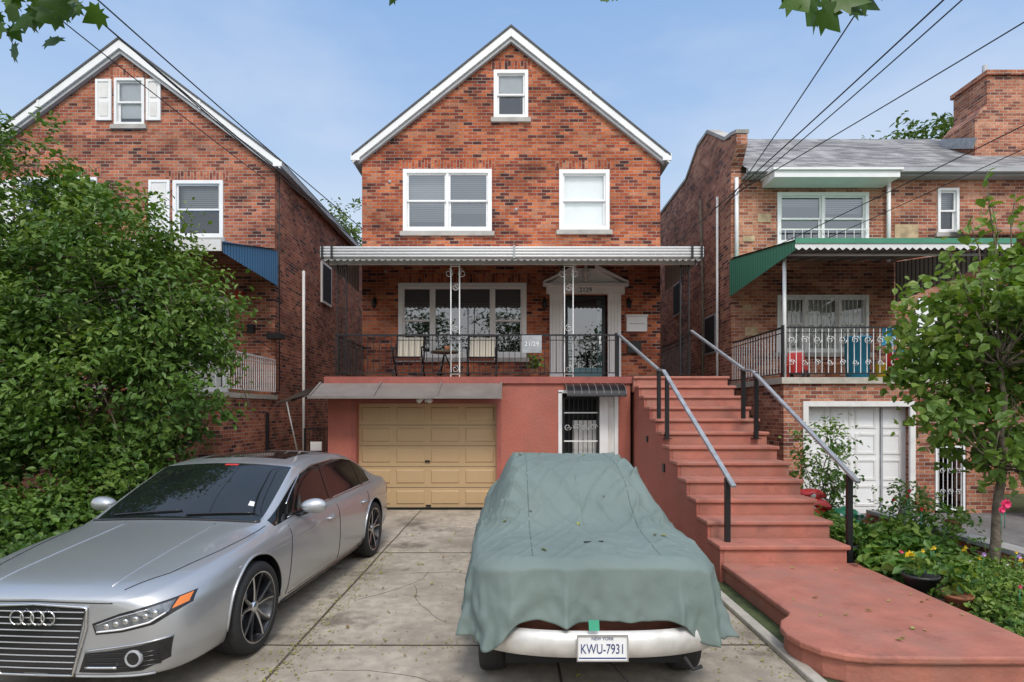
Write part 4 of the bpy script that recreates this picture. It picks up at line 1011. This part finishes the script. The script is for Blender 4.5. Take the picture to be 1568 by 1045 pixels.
vs = []
for (x, y) in pts:
    for (a, b) in sec: vs.append((x, y+a, .475+b))
fs = [[i*5+k, (i+1)*5+k, (i+1)*5+k+1, i*5+k+1] for i in range(32) for k in range(4)]
mb.add(vs, fs, pmat('bumper_metal', (.66, .64, .60), .42, metal=.35, var=.12, ns=8, stain=.5, stain_col=(.40, .36, .31), ss=5), True)
mb.tube([(CX+.52, 3.62, .40), (CX+.56, 3.58, .34), (CX+.62, 3.6, .35)], .012, M_rubber, 6)
mb.done('bumper', cv)
mb = MB(); mb.box(CX-.155, CX+.155, 3.562, 3.572, .40, .555, M_white); ring(mb, CX-.158, CX+.158, .397, .558, 3.555, 3.5615, .008, M_chrome)
M_plate = pmat('plate_blue', (.02, .04, .16), .4)
mb.box(CX-.145, CX+.145, 3.5605, 3.5618, .412, .420, M_plate) ; mb.done('license_plate', cv)
pn = text('plate_number', 'KWU-7931', (CX, 3.5605, .470), .085, M_plate, cv, ext=.0012); pn.scale = (.68, 1, 1); text('plate_state', 'NEW YORK', (CX, 3.5605, .535), .026, M_plate, cv, ext=.001)
mb = MB(); mb.add([(CX-.08, 3.605, .635), (CX-.015, 3.605, .635), (CX-.015, 3.585, .575), (CX-.08, 3.585, .575)], [[0, 1, 2, 3]], M_greenp); mb.done('tag', cv)
M_rim = pmat('rim_silver', (.62, .63, .65), .22, metal=.95, var=.03); M_rimd = pmat('rim_black', (.015, .015, .017), .3, coat=.5)
def wheel(par, x, y, z, side, R=.35, w=.24, fancy=True, name='wheel'):
    mb = MB(); s = side; ri = R*.76
    o = (x, y, z)
    prof = [(ri, -w*.5*s), (R*.93, -w*.5*s), (R*.99, -w*.36*s), (R, 0), (R*.99, w*.36*s), (R*.94, w*.47*s), (R*.84, w*.5*s), (ri, w*.46*s)]
    mb.revolve(prof, o, 'x', M_rubber, 56)
    for gk in (-.2, -.07, .07, .2): mb.revolve([(R*1.001, (gk-.012)*w*s), (R*1.001, (gk+.012)*w*s)], o, 'x', M_dark, 40)
    mb.revolve([(ri+.003, w*.47*s), (ri-.005, w*.475*s), (ri-.018, w*.40*s), (ri-.03, -.3*w*s), (.001, -.3*w*s)], o, 'x', M_iron, 56, mats=[M_rim, M_rimd, M_rimd, M_rimd])
    mb.revolve([(.15, .02*s), (.155, .03*s), (.06, .03*s), (.06, .02*s)], (x, y, z), 'x', M_grey_trim, 32)
    if fancy:
        for k in range(5):
            for q in (-1, 1):
                a0 = 2*math.pi*k/5+q*.10+.3; a1 = 2*math.pi*k/5+q*.27+.3
                pts = []
                for t in (0, .35, .7, 1):
                    a = a0+(a1-a0)*t; r = .045+(ri-.055)*t; pts.append((a, r, w*(.33+.10*t)))
                hw = [.018, .015, .013, .016]
                vs = []
                for (a, r, ox), h in zip(pts, hw):
                    cy, cz = r*math.cos(a), r*math.sin(a); ty, tz = -math.sin(a), math.cos(a)
                    vs += [(x+s*ox, y+cy+ty*h, z+cz+tz*h), (x+s*(ox+.004), y+cy, z+cz), (x+s*ox, y+cy-ty*h, z+cz-tz*h), (x+s*(ox-.05), y+cy-ty*h*1.1, z+cz-tz*h*1.1), (x+s*(ox-.05), y+cy+ty*h*1.1, z+cz+tz*h*1.1)]
                for i in range(3):
                    b = i*5; vv = [vs[b+j] for j in range(10)]
                    # machined outer half, black inner half
                    fa, fb = ([0, 1, 6, 5], [1, 2, 7, 6]) if q > 0 else ([1, 2, 7, 6], [0, 1, 6, 5])
                    mb.add(vv, [fa], M_rim); mb.add(vv, [fb], M_rimd)
                    mb.add(vv, [[2, 3, 8, 7], [0, 5, 9, 4]], M_rimd)
        for k in range(5):
            a = 2*math.pi*k/5+.3
            mb.add([(x+s*w*.34, y+.03*math.cos(a-.9), z+.03*math.sin(a-.9)), (x+s*w*.34, y+.09*math.cos(a-.13), z+.09*math.sin(a-.13)), (x+s*w*.355, y+.13*math.cos(a), z+.13*math.sin(a)), (x+s*w*.34, y+.09*math.cos(a+.13), z+.09*math.sin(a+.13)), (x+s*w*.34, y+.03*math.cos(a+.9), z+.03*math.sin(a+.9))], [[0, 1, 2, 3, 4]], M_rimd)
        mb.revolve([(.001, w*.40*s), (.03, w*.39*s), (.045, w*.36*s), (.05, w*.3*s)], o, 'x', M_rim, 24)
    else:
        mb.revolve([(.001, w*.3*s), (.1, w*.32*s), (ri, w*.2*s)], o, 'x', M_rim, 24)
    return mb.done(name, par)
for sx in (-1, 1):
    for y in (4.4, 7.35): wheel(cv, CX+sx*.70, y, .31, sx, R=.31, w=.19, fancy=False)

# ============================================================ SILVER SEDAN
CAR = empty('silver_sedan', (-3.05, 3.72, 0), math.radians(-3.6))
def paint():
    m, nt, out = newmat('silver_metallic_paint')
    b = N(nt, 'ShaderNodeBsdfPrincipled')
    b.inputs['Metallic'].default_value = .65; b.inputs['Roughness'].default_value = .34; b.inputs['Coat Weight'].default_value = .8; b.inputs['Coat Roughness'].default_value = .03
    tc = N(nt, 'ShaderNodeTexCoord'); nz = N(nt, 'ShaderNodeTexNoise'); nz.inputs['Scale'].default_value = 900; nt.links.new(tc.outputs['Object'], nz.inputs['Vector'])
    r = ramp(nt, [(.35, (.41, .42, .43)), (.65, (.52, .53, .54))]); nt.links.new(nz.outputs['Fac'], r.inputs['Fac']); nt.links.new(r.outputs['Color'], b.inputs['Base Color'])
    nt.links.new(b.outputs[0], out.inputs[0]); return m
M_paint = paint()
M_cglass = pmat('car_glass', (.008, .010, .010), .03, var=0, spec=.65, coat=0)
M_black = pmat('gloss_black_trim', (.012, .012, .013), .22, coat=.3)
M_lens = pmat('headlight_lens', (.16, .17, .18), .06, metal=.3, coat=1, var=.5, ns=30)
stn = [
 (0.00, [(.48, .25), (.54, .28), (.60, .38), (.62, .50), (.60, .60), (.56, .665), (.50, .70), (.43, .715), (.36, .72), (.2, .725)], .73),
 (0.06, [(.68, .21), (.74, .25), (.79, .36), (.80, .50), (.77, .62), (.72, .69), (.65, .73), (.55, .75), (.45, .76), (.22, .77)], .775),
 (0.20, [(.80, .19), (.85, .24), (.89, .36), (.90, .50), (.88, .64), (.83, .725), (.76, .765), (.62, .79), (.50, .80), (.25, .812)], .815),
 (0.45, [(.84, .18), (.90, .24), (.935, .36), (.945, .52), (.935, .67), (.89, .775), (.82, .805), (.66, .825), (.53, .835), (.27, .85)], .855),
 (0.85, [(.85, .18), (.91, .24), (.955, .36), (.965, .55), (.957, .73), (.92, .83), (.85, .86), (.69, .875), (.55, .888), (.28, .902)], .907),
 (1.20, [(.85, .18), (.91, .24), (.955, .36), (.97, .56), (.962, .77), (.925, .865), (.86, .895), (.74, .915), (.62, .93), (.31, .94)], .945),
 (1.42, [(.85, .18), (.91, .24), (.955, .36), (.97, .57), (.962, .79), (.925, .88), (.875, .915), (.82, .94), (.77, .955), (.39, .97)], .975),
 (1.85, [(.85, .18), (.91, .24), (.955, .36), (.972, .58), (.962, .80), (.925, .90), (.872, .94), (.78, 1.14), (.73, 1.175), (.38, 1.20)], 1.21),
 (2.26, [(.85, .18), (.91, .24), (.955, .36), (.975, .58), (.963, .81), (.925, .91), (.868, .95), (.73, 1.315), (.665, 1.365), (.35, 1.395)], 1.405),
 (2.66, [(.85, .18), (.91, .24), (.955, .36), (.975, .58), (.963, .815), (.925, .915), (.868, .955), (.715, 1.365), (.64, 1.415), (.34, 1.445)], 1.455),
 (3.25, [(.85, .18), (.91, .24), (.955, .36), (.975, .58), (.963, .825), (.925, .925), (.865, .965), (.71, 1.375), (.63, 1.425), (.33, 1.455)], 1.465),
 (3.80, [(.85, .18), (.91, .24), (.955, .36), (.975, .59), (.96, .84), (.92, .94), (.862, .98), (.71, 1.33), (.615, 1.39), (.32, 1.425)], 1.435),
 (4.20, [(.85, .18), (.91, .24), (.955, .36), (.972, .60), (.955, .85), (.915, .955), (.86, .99), (.745, 1.19), (.64, 1.255), (.33, 1.295)], 1.305),
 (4.62, [(.84, .20), (.90, .26), (.945, .38), (.96, .62), (.94, .86), (.90, .965), (.85, .995), (.76, 1.035), (.66, 1.06), (.34, 1.09)], 1.10),
 (4.88, [(.82, .24), (.87, .3), (.92, .42), (.93, .64), (.91, .86), (.87, .955), (.82, .98), (.72, 1.0), (.6, 1.015), (.3, 1.03)], 1.035),
 (5.06, [(.74, .28), (.80, .34), (.85, .45), (.86, .64), (.84, .84), (.80, .93), (.75, .955), (.66, .97), (.55, .985), (.28, .995)], 1.0),
 (5.14, [(.58, .34), (.64, .38), (.70, .46), (.71, .64), (.69, .80), (.65, .88), (.6, .905), (.52, .92), (.42, .93), (.22, .935)], .94)]
V = []; F = []; MI = []
NP = 22
for (y, pr, ct) in stn:
    ringv = [(0, pr[0][1])]+[p for p in pr]+[(0, ct)]+[(-p[0], p[1]) for p in pr[::-1]]
    V += [(p[0], y, p[1]) for p in ringv]
def seg(k): return k if k <= 10 else 21-k
for i in range(len(stn)-1):
    for k in range(NP):
        k2 = (k+1) % NP; F.append([i*NP+k, i*NP+k2, (i+1)*NP+k2, (i+1)*NP+k]); sg = seg(k); m = 0
        if sg == 7 and 6 <= i <= 11: m = 1
        if sg >= 9 and i in (6, 7): m = 1
        if sg >= 9 and i in (11, 12): m = 1
        if sg <= 0: m = 2
        MI.append(m)
for base, flip in ((0, 0), ((len(stn)-1)*NP, 1)):
    r = lambda k: base+k
    F.append([r(0), r(1), r(21)]); MI.append(0)
    for k in range(1, 10): F.append([r(k), r(k+1), r(21-k), r(22-k)]); MI.append(0)
    F.append([r(10), r(11), r(12)]); MI.append(0)
me = bpy.data.meshes.new('body'); me.from_pydata(V, [], F)
for m in (M_paint, M_cglass, M_black): me.materials.append(m)
me.polygons.foreach_set('material_index', MI)
bm = bmesh.new(); bm.from_mesh(me); bmesh.ops.recalc_face_normals(bm, faces=bm.faces)
cl = bm.edges.layers.float.new('crease_edge')
for e_ in bm.edges:
    a, b = sorted(v.index for v in e_.verts); ka, kb = a % NP, b % NP; ia, ib = a//NP, b//NP
    if ka == kb and ia != ib:
        s_ = ka if ka <= 11 else 22-ka
        c = {5: .45, 7: .45, 8: .5, 9: .45, 3: .2}.get(s_, 0)
        if s_ in (8, 9) and ia < 6: c = .4
        e_[cl] = c
    if ia == ib and ia in (6, 8) and (9 <= (ka if ka <= 11 else 22-ka)): e_[cl] = .5
bm.to_mesh(me); bm.free()
body = bpy.data.objects.new('body_src', me); COL.objects.link(body)
sd = body.modifiers.new('s', 'SUBSURF'); sd.levels = 3; sd.render_levels = 3
cut = MB()
WY = (1.0, 4.1); WR = .36
for y in WY:
    for s in (-1, 1):
        pr = [(.001, .66*s), (.405, .66*s), (.405, 1.15*s), (.001, 1.15*s)]; n = 64
        cut.mi(M_paint); cut.mi(M_cglass)
        cut.revolve(pr, (0, y, .37), 'x', M_black, n)
co = cut.done('cutter')
cm = co.data; bm = bmesh.new(); bm.from_mesh(cm); bmesh.ops.remove_doubles(bm, verts=bm.verts, dist=.0025); bmesh.ops.recalc_face_normals(bm, faces=bm.faces); bm.to_mesh(cm); bm.free()
bo = body.modifiers.new('b', 'BOOLEAN'); bo.operation = 'DIFFERENCE'; bo.object = co; bo.solver = 'EXACT'
dg = bpy.context.evaluated_depsgraph_get(); ev = body.evaluated_get(dg)
bme = bpy.data.meshes.new_from_object(ev)
bpy.data.objects.remove(body); bpy.data.objects.remove(co)
for p in bme.polygons: p.use_smooth = True
bme.set_sharp_from_angle(angle=math.radians(32))
bobj = bpy.data.objects.new('body', bme); COL.objects.link(bobj); bobj.parent = CAR
bvh = BVHTree.FromPolygons([v.co.copy() for v in bme.vertices], [list(p.vertices) for p in bme.polygons])
def hit(o, d):
    r = bvh.ray_cast(Vector(o), Vector(d)); return r[0], r[1]
def side(y, z, s=1, off=.002):
    p, n_ = hit((s*2, y, z), (-s, 0, 0)); return p+Vector((s*off, 0, 0)) if p else Vector((s*.95, y, z))
def frontp(x, z, off=.004):
    p, n_ = hit((x, -1, z), (0, 1, 0)); return p+Vector((0, -off, 0)) if p else Vector((x, .1, z))
def topp(x, y, off=.002):
    p, n_ = hit((x, y, 3), (0, 0, -1)); return p+Vector((0, 0, off)) if p else Vector((x, y, 1))
def dens(pts, n=10):
    out = []
    for a, b in zip(pts[:-1], pts[1:]):
        for i in range(n): t = i/n; out.append(tuple(a[j]+(b[j]-a[j])*t for j in range(len(a))))
    return out+[tuple(pts[-1])]
def patch(mb, top, bot, fn, mat, nv=8, off=.004):
    T_ = dens(top, 8); B_ = dens(bot, 8)
    vs = []
    for j in range(nv+1):
        t = j/nv
        for a, b in zip(T_, B_): vs.append(fn(a[0]+(b[0]-a[0])*t, a[1]+(b[1]-a[1])*t, off))
    m = len(T_)
    mb.add(vs, [[j*m+i, j*m+i+1, (j+1)*m+i+1, (j+1)*m+i] for j in range(nv) for i in range(m-1)], mat, True)
mb = MB()
patch(mb, [(-.335, .675), (-.17, .69), (0, .692), (.17, .69), (.335, .675)], [(-.24, .25), (-.12, .245), (0, .245), (.12, .245), (.24, .25)], frontp, M_black, 12, .004)
for k in range(10):
    z = .29+k*.040; hw = .245+(z-.25)*.21
    mb.tube([frontp(x, z, .010) for x in np.linspace(-hw, hw, 15)], .0045, M_grey_trim, 5)
fr = [(-.345, .68), (0, .697), (.345, .68), (.34, .55), (.25, .242), (0, .238), (-.25, .242), (-.34, .55), (-.345, .68)]
mb.tube([frontp(x, z, .008) for x, z in dens(fr, 10)], .009, M_chrome, 6)
for k in range(4):
    cx = -.105+.07*k; mb.tube([(cx+.045*math.cos(a), frontp(0, .61).y-.022, .615+.045*math.sin(a)) for a in np.linspace(0, 2*math.pi, 24, endpoint=False)], .006, M_chrome, 5, closed=True)
for s in (-1, 1):
    S_ = lambda pts: [(s*x, z) for x, z in pts]
    top = S_([(.375, .575), (.55, .640), (.72, .682), (.875, .715)]); bot = S_([(.40, .505), (.57, .522), (.75, .562), (.885, .65)])
    patch(mb, top, bot, frontp, M_black, 8, .003)
    t2 = S_([(.39, .566), (.55, .626), (.72, .668), (.82, .69)]); b2 = S_([(.412, .520), (.57, .538), (.74, .578), (.81, .63)])
    patch(mb, t2, b2, frontp, M_lens, 6, .006)
    mb.tube([frontp(s*x, z, .010) for x, z in dens([(.412, .525), (.57, .543), (.73, .580), (.80, .625)], 8)], .006, M_white, 5)
    mb.tube([frontp(s*x, z, .010) for x, z in dens([(.40, .566), (.55, .620), (.73, .662)], 8)], .004, M_chrome, 5)
    for cxx, cz in ((.47, .560), (.53, .575), (.59, .590), (.65, .604), (.705, .618), (.75, .631)):
        c = frontp(s*cxx, cz, .006); mb.revolve([(.001, -.006), (.013, -.008), (.018, -.002), (.019, .004)], c, 'y', M_chrome, 16)
    patch(mb, S_([(.83, .698), (.868, .708)]), S_([(.82, .640), (.872, .660)]), frontp, M_orange, 4, .008)
    patch(mb, S_([(.33, .385), (.50, .405), (.68, .435), (.84, .475)]), S_([(.29, .265), (.50, .262), (.68, .27), (.82, .33)]), frontp, M_black, 8, .004)
    for k in range(4):
        z = .295+k*.03
        mb.tube([frontp(s*x, z+(x-.42)*.03, .008) for x in np.linspace(.33, .78, 14)], .004, M_rimd, 4)
    c = frontp(s*.64, .355, .012)
    mb.revolve([(.040, -.004), (.050, -.010), (.054, .0), (.054, .02)], c, 'y', M_grey_trim, 28); mb.revolve([(.001, -.006), (.038, -.004)], c, 'y', M_black, 20)
    mb.tube([frontp(s*x, .400+(x-.33)*.14, .008) for x in np.linspace(.33, .84, 16)], .006, M_paint, 5)
    mb.tube([frontp(s*x, .300, .014) for x in np.linspace(.34, .54, 10)], .010, M_chrome, 5)
    mb.tube([frontp(s*x, .240, .012) for x in np.linspace(.27, .74, 14)], .008, M_grey_trim, 5)
    for y in WY:
        pts = []
        for a in np.linspace(-.12, math.pi+.12, 40):
            yy, zz = y+.412*math.cos(a), .37+.412*math.sin(a)
            if zz < .2: continue
            p, n_ = hit((s*2, yy, zz), (-s, 0, 0))
            if p and abs(p.x) > .7: pts.append(p+Vector((s*.003, 0, 0)))
        mb.tube(pts, .010, M_paint, 6)
    for y in (1.63, 2.80, 3.86):
        zs = np.linspace(.3, .90, 18); sk = {1.63: -.05, 2.80: .0, 3.86: .0}[y]
        mb.tube([side(y+sk*(1-(z-.3)/.6)*2+(.12*((.9-z)/.6)**3*-1 if y == 3.86 else 0), z, s, .0) for z in zs], .0045, M_black, 4)
    mb.tube([side(y, .285, s, 0) for y in np.linspace(1.6, 3.6, 20)], .0045, M_black, 4)
    mb.tube([side(y, .735+.012*y, s, -.002) for y in np.linspace(.75, 4.7, 50)], .004, M_paint, 5)
    mb.tube([side(y, .245, s, .0) for y in np.linspace(1.5, 3.62, 30)], .014, M_black, 6)
    zb = lambda y: .952+.012*(y-2)
    mb.tube([side(y, zb(y), s, .003) for y in np.linspace(1.72, 4.22, 40)], .007, M_chrome, 5)
    patch(mb, [(2.77, 1.345), (2.87, 1.35)], [(2.74, .965), (2.84, .965)], lambda y, z, o: side(y, z, s, o), M_black, 8, .004)
    patch(mb, [(3.80, 1.30), (3.86, 1.30)], [(3.83, .985), (3.89, .985)], lambda y, z, o: side(y, z, s, o), M_black, 8, .004)
    up = [(1.80, 1.06), (2.03, 1.185), (2.27, 1.295), (2.6, 1.35), (3.2, 1.362), (3.7, 1.335), (4.0, 1.25), (4.22, 1.12), (4.30, .995)]
    mb.tube([side(y, z, s, .003) for y, z in dens(up, 8)], .006, M_chrome, 5)
    for y in (2.55, 3.65):
        mb.tube([side(y-.09, .80, s, .0), side(y-.07, .802, s, .03), side(y+.07, .806, s, .03), side(y+.09, .806, s, .0)], .013, M_paint, 8)
        patch(mb, [(y-.08, .825), (y+.08, .828)], [(y-.08, .785), (y+.08, .788)], lambda a, b, o: side(a, b, s, o), M_grey_trim, 3, .002)
    pts = [(.52, .10), (.66, .35), (.76, .8), (.80, 1.1), (.82, 1.38)]
    mb.tube([topp(s*x, y, 0) for x, y in dens(pts, 8)], .0045, M_black, 4)
    mb.tube([topp(s*(.42-.02*t), .12+1.22*t, -.002) for t in np.linspace(0, 1, 20)], .008, M_paint, 6)
    patch(mb, [(4.86, .90), (5.04, .89)], [(4.84, .74), (5.05, .76)], lambda a, b, o: side(a, b, s, o), M_red, 5, .004)
mb.tube([frontp(x, .712-.02*abs(x), .0) for x in np.linspace(-.5, .5, 21)], .0045, M_black, 4)
mb.tube([topp(x, 1.41, .002) for x in np.linspace(-.76, .76, 25)], .016, M_black, 6)
mb.tube([topp(.05+.6*t, 1.47+.05*t, .012) for t in np.linspace(0, 1, 10)], .008, M_black, 5); mb.tube([topp(-.62+.6*t, 1.47+.05*t, .012) for t in np.linspace(0, 1, 10)], .008, M_black, 5)
vs = [topp(x, y, .003) for y in np.linspace(2.55, 3.2, 7) for x in np.linspace(-.46, .46, 9)]
mb.add(vs, [[j*9+i, j*9+i+1, (j+1)*9+i+1, (j+1)*9+i] for j in range(6) for i in range(8)], M_cglass, True)
mb.add([topp(-.02, 2.24, .003), topp(.12, 2.24, .003), topp(.12, 2.21, .003), topp(-.02, 2.21, .003)], [[0, 1, 2, 3]], M_red)
mb.add([topp(.54, 1.62, .004), topp(.60, 1.61, .004), topp(.58, 1.67, .004), topp(.53, 1.68, .004)], [[0, 1, 2, 3]], M_whitep)
mb.done('trim', CAR)
for s in (-1, 1):
    bm = bmesh.new(); bmesh.ops.create_icosphere(bm, subdivisions=4, radius=1)
    for v in bm.verts:
        x, y, z = v.co
        v.co = Vector((x*.125, y*.075*(1-.25*x*s), z*.072*(1+.12*x*s)))
        if v.co.y > .035: v.co.y = .035
    me = bpy.data.meshes.new('mirror'); bm.to_mesh(me); bm.free(); me.materials.append(M_paint); me.materials.append(M_cglass)
    for p in me.polygons: p.use_smooth = True; p.material_index = 1 if p.center.y > .034 else 0
    me.set_sharp_from_angle(angle=math.radians(40))
    o = bpy.data.objects.new('mirror', me); COL.objects.link(o); o.parent = CAR; o.location = (s*1.05, 1.88, 1.03)
    mb = MB(); mb.tube([(s*.88, 1.90, .95), (s*.95, 1.89, .965), (s*1.0, 1.885, .99)], [.03, .024, .03], M_black, 8); mb.done('mirror_arm', CAR)
for y in WY:
    for s in (-1, 1): wheel(CAR, s*.845, y, WR+.004, s, R=WR, w=.25)
mb = MB(); mb.box(-.66, .66, .7, 4.5, .2, .6, M_dark); mb.done('underbody', CAR)

# ============================================================ FALLEN LEAVES
P = []
for _ in range(150): P.append((random.uniform(-1.7, 2.0), random.uniform(3.3, 10.5), .02))
for _ in range(11):
    x = CX+random.uniform(-.7, .7); y = random.uniform(3.8, 6.0); P.append((x, y, coverH(x, y)+wrinkle(x, y)+.012))
for _ in range(18): P.append((random.uniform(2.4, 3.8), random.uniform(4.1, 6.4), .235))
leaf_obj('fallen_leaves', None, np.array(P), .042, L_fallen, RNG.random(len(P)), up=3.)
P = [((random.gauss(-1.75, .10) if random.random() < .5 else random.uniform(-4, 2.1)), random.uniform(3.2, 8), .012) for _ in range(1500)]
P += [(random.gauss(2.0, .08), random.uniform(3.8, 9), .012) for _ in range(250)]
P += [(random.uniform(-1.8, 2.1), random.gauss(4.78, .10), .012) for _ in range(250)]
leaf_obj('leaf_litter', None, np.array(P), .020, L_fallen, RNG.random(len(P))*.6+.4*(RNG.random(len(P)) > .5), up=3.)

# ============================================================ LIGHT + SKY
az, el = math.radians(172), math.radians(50)
sd = Vector((math.sin(az)*math.cos(el), math.cos(az)*math.cos(el), math.sin(el)))
L = bpy.data.lights.new('sun', 'SUN'); L.energy = 1.9; L.angle = math.radians(14); L.color = (1, .94, .86)
lo = bpy.data.objects.new('sun', L); lo.rotation_euler = sd.to_track_quat('Z', 'Y').to_euler(); COL.objects.link(lo)
w = bpy.data.worlds.new('World'); SC.world = w; w.use_nodes = True; nt = w.node_tree; nt.nodes.clear()
sk = N(nt, 'ShaderNodeTexSky'); sk.sky_type = 'NISHITA'; sk.sun_disc = False; sk.sun_elevation = el; sk.sun_rotation = az; sk.air_density = 1.0; sk.dust_density = 1.0; sk.ozone_density = 1.2
bg = N(nt, 'ShaderNodeBackground'); bg.inputs[1].default_value = .15
tc = N(nt, 'ShaderNodeTexCoord'); sp = N(nt, 'ShaderNodeSeparateXYZ'); nt.links.new(tc.outputs['Generated'], sp.inputs[0])
hz = ramp(nt, [(.0, (1.0, .96, .90)), (.14, (.90, .90, .91)), (.28, (.62, .76, .93)), (.42, (.44, .62, .91)), (.62, (.27, .47, .83)), (1, (.25, .41, .74))])
nt.links.new(sp.outputs[2], hz.inputs['Fac'])
hs = N(nt, 'ShaderNodeVectorMath', operation='SCALE'); hs.inputs['Scale'].default_value = 6.67; nt.links.new(hz.outputs['Color'], hs.inputs[0])
c = mixc(nt, sk.outputs[0], hs.outputs[0], .88)
mp = N(nt, 'ShaderNodeMapping'); mp.inputs['Scale'].default_value = (1, 1, 2.6)
nz = N(nt, 'ShaderNodeTexNoise'); nz.inputs['Scale'].default_value = 1.6; nz.inputs['Detail'].default_value = 7; nz.inputs['Roughness'].default_value = .55
nt.links.new(tc.outputs['Generated'], mp.inputs[0]); nt.links.new(mp.outputs[0], nz.inputs['Vector'])
r = ramp(nt, [(.48, (0, 0, 0)), (.85, (.5, .5, .5))]); nt.links.new(nz.outputs['Fac'], r.inputs['Fac'])
c = mixc(nt, c, (5.9, 6.1, 6.5), r.outputs['Color'])
vm = N(nt, 'ShaderNodeVectorMath', operation='DOT_PRODUCT'); vm.inputs[1].default_value = sd; nt.links.new(tc.outputs['Generated'], vm.inputs[0])
vr = ramp(nt, [(.1, (0, 0, 0)), (.55, (2.2, 2.1, 1.9)), (1, (8, 7.4, 6.6))]); nt.links.new(vm.outputs['Value'], vr.inputs['Fac'])
c = mixc(nt, c, vr.outputs['Color'], 1., 'ADD')
nt.links.new(c, bg.inputs[0]); out = N(nt, 'ShaderNodeOutputWorld'); nt.links.new(bg.outputs[0], out.inputs[0])

cam = bpy.data.cameras.new('camera'); cam.sensor_width = 36; cam.lens = 890/1568*36; cam.shift_y = 107.5/1568; cam.clip_end = 2000; cam.clip_start = .05
co = bpy.data.objects.new('camera', cam); co.location = (0, 0, 1.93); co.rotation_euler = (math.pi/2, 0, 0); COL.objects.link(co); SC.camera = co
SC.view_settings.view_transform = 'Standard'; SC.view_settings.look = 'None'; SC.view_settings.exposure = 0
